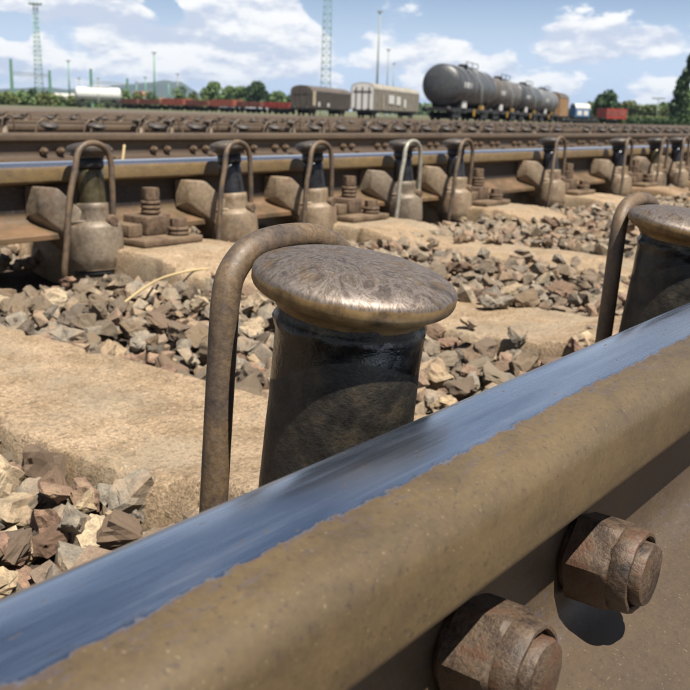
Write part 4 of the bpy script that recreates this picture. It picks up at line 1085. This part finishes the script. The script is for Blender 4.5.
for i, (px, d, H, W, mt, lb) in enumerate([(590, 300, 5.2, 7, 'leaf_yellow', 'small yellow-green tree between the blue wagon and the dark tree'), (628, 320, 6.4, 9, 'leaf_yellow', 'yellow-green tree just right of the red wagon'), (640, 330, 5.6, 8, 'leaf_mid', 'mid green low tree second right of the red wagon'),
        (650, 310, 5.2, 8, 'leaf_yellow', 'yellow-green low tree behind the right hedge'), (661, 320, 5.6, 8, 'leaf_mid', 'green low tree just left of the leaning poplar'), (671, 300, 5.8, 6, 'leaf_yellow', 'pale low tree at the foot of the leaning poplar')]):
    tree(px, d, H, W, mt, lb, 20+i, group=rt, trunk=.08)
tree(669.5, 200, 15.2, 2.7, 'leaf_dark', 'tall slim dark poplar leaning to the right at the right edge', 40, lobes=16, count=3600, tilt=.25, slim=True, name='poplar')
tree(682, 215, 7.6, 3.4, 'leaf_mid', 'shorter green tree right of the leaning poplar, at the very edge', 41, lobes=9, count=1500, tilt=.1, slim=True, name='poplar')
tree(699, 230, 9, 5, 'leaf_mid', 'broad dark tree just beyond the right edge', 42, trunk=.05)
bs = 'bushes behind the tracks'
for i, (px, d, H, W, mt, lb) in enumerate([(8, 235, 2.2, 6, 'leaf_yellow', 'small yellow-green bush at the far left edge'), (24, 240, 2.4, 6, 'leaf_mid', 'green bush below the left gantry'), (33, 250, 3.8, 4, 'leaf_dark', 'dark small shrub beside the foot of the floodlight tower'), (45, 240, 2.0, 7, 'leaf_yellow', 'low yellow-green bush at the foot of the floodlight tower'),
        (60, 245, 2.6, 4, 'leaf_mid', 'small green bush right of the floodlight tower'), (72, 250, 2.2, 5, 'leaf_yellow', 'low yellow bush just left of the white tank wagon'), (126, 250, 4.0, 4.5, 'leaf_mid', 'green bush immediately right of the white tank wagon'), (140, 250, 3.6, 5, 'leaf_yellow', 'yellow bush behind the first maroon wagon'),
        (152, 270, 4.4, 5, 'leaf_mid', 'green bush at the foot of the tallest thin mast'), (180, 260, 5.4, 6.5, 'leaf_mid', 'larger green bush behind the bright red open wagon'), (194, 250, 4.2, 6, 'leaf_yellow', 'bright yellow-green bush left of the tree group'), (204, 255, 3.6, 4, 'leaf_yellow', 'small bright bush touching the leftmost tree')]):
    tree(px, d, H, W, mt, lb, 60+i, lobes=8, trunk=.02, count=900, name='bush', cat='bush', group=bs)
# clipped dark hedge and grass verge on the right
def strip(name, pxa, pxb, dist, z0, z1, depth, mat, lb, cat, seed, n, size, kind=None):
    a, b3 = spot(pxa, dist), spot(pxb, dist); v3 = b3-a; L = v3.length; an = math.atan2(v3.y, v3.x); rs = np.random.default_rng(seed); V = []; F = []
    for i in range(n):
        c = np.array([rs.uniform(0, L), rs.uniform(-depth/2, depth/2), rs.uniform(z0, z1)*(.9+.15*math.sin(i))]); u = rs.normal(size=3); u /= np.linalg.norm(u); w = np.cross(u, rs.normal(size=3)); w /= np.linalg.norm(w); s_ = size*rs.uniform(.5, 1.3)
        o = len(V); V += [tuple(c-u*s_), tuple(c+w*s_*.6), tuple(c+u*s_), tuple(c-w*s_*.6)]; F.append((o, o+1, o+2, o+3))
    o = MB().add(V, F).build(name, M[mat]); o.location = a; o.rotation_euler.z = an; return tag(o, lb, cat, kind=kind)
strip('hedge', 627, 676, 185, 0, 1.25, 1.6, 'leaf_dark', 'low clipped dark hedge right of the red wagon', 'hedge', 3, 3500, .22)
strip('tall_grass', 585, 700, 225, 0, 1.9, 5, 'leaf_yellow', 'strip of yellow-green tall grass behind the right hedge', 'grass', 4, 5000, .3, 'stuff')
strip('tall_grass', -10, 210, 262, 0, 1.5, 6, 'leaf_mid', 'strip of green grass and weeds beyond the left tracks', 'grass', 5, 7000, .3, 'stuff')
strip('distant_woods', -20, 215, 900, 0, 7, 30, 'leaf_mid', 'distant wood in front of the blue hill', 'woods', 6, 5000, 1.8, 'stuff')
strip('distant_woods', 380, 720, 700, 0, 8, 30, 'leaf_mid', 'distant wood behind the tank wagons and right trees', 'woods', 7, 6000, 1.6, 'stuff')
# hill
M['hill'] = mottled('wooded_hill', [(.035, .06, .045), (.055, .085, .06), (.08, .105, .075)], .004, .9, 0, 0, .1)
def hill_h(px):
    pts = [(-60, 6), (0, 10), (40, 13), (70, 12), (110, 16), (140, 20), (165, 23), (180, 22.5), (200, 12), (215, 5), (235, 1), (260, 0)]
    return np.interp(px, *zip(*pts))
vs = []; fs = []; cols_ = list(np.arange(-70, 266, 4)); nr = 9
for px in cols_:
    for j in range(nr):
        d = 3000+260*j; prof_ = math.sin(PI*j/(nr-1))**.8
        p_ = spot(px, d); h_ = hill_h(px)/F_PX*4000*prof_*(1+.10*noise.noise(Vector((px*.06, j*.9, 0))))
        vs.append((p_.x, p_.y, -2+h_))
for i in range(len(cols_)-1):
    for j in range(nr-1): a = i*nr+j; fs.append((a, a+nr, a+nr+1, a+1))
o = MB().add(vs, fs, True).build('hill', M['hill']); tag(o, 'long low blue hill on the left horizon', 'hill', kind='structure')
# white buildings below the hill
M['wall_white'] = plain('pale_wall', (.66, .62, .55), .8); M['roof_tile'] = plain('tile_roof', (.34, .14, .09), .8)
for i, (px, d, W, H, lb) in enumerate([(66, 620, 14, 6.5, 'long pale building left of the white tank wagon, below the hill'), (141, 560, 7, 8.5, 'small pale house under the hill, right of the white tank wagon'), (161, 450, 5, 4.5, 'small white hut just left of the bright red open wagon'), (48, 700, 18, 5, 'pale distant shed behind the foot of the floodlight tower')]):
    P = spot(px, d); r = empty('building', P, azi(px)-PI/2)
    MB().box(-W/2, W/2, -4, 4, 0, H*.72).build('wall', M['wall_white'], r)
    MB().prism([(-4.3, H*.721), (4.3, H*.721), (0, H)], -W/2-.3, W/2+.3).build('roof', M['roof_tile'] if i in (1, 2) else M['wall_white'], r)
    for k in range(int(W//3.5)): MB().box(-W/2+1.2+k*3.4, -W/2+2.4+k*3.4, -4.05, -4.003, H*.25, H*.5).build('window', M['wagon_black'], r)
    tag(r, lb, 'building')

# ------------------------------------------------------------------ haze
if HAZE:
    hm = bpy.data.materials.new('thin_air'); hm.use_nodes = True; t = NT(hm.node_tree); t.n.clear()
    pv = t.node('ShaderNodeVolumePrincipled'); pv.inputs['Color'].default_value = (.52, .70, 1, 1); pv.inputs['Density'].default_value = HAZE; pv.inputs['Anisotropy'].default_value = .2
    ou = t.node('ShaderNodeOutputMaterial'); t.l.new(pv.outputs[0], ou.inputs['Volume'])
    hz = MB().box(-9500, 9500, -9500, 9500, -3.5, 125).build('haze', hm); tag(hz, 'thin bluish summer haze over the yard', 'haze', kind='stuff')
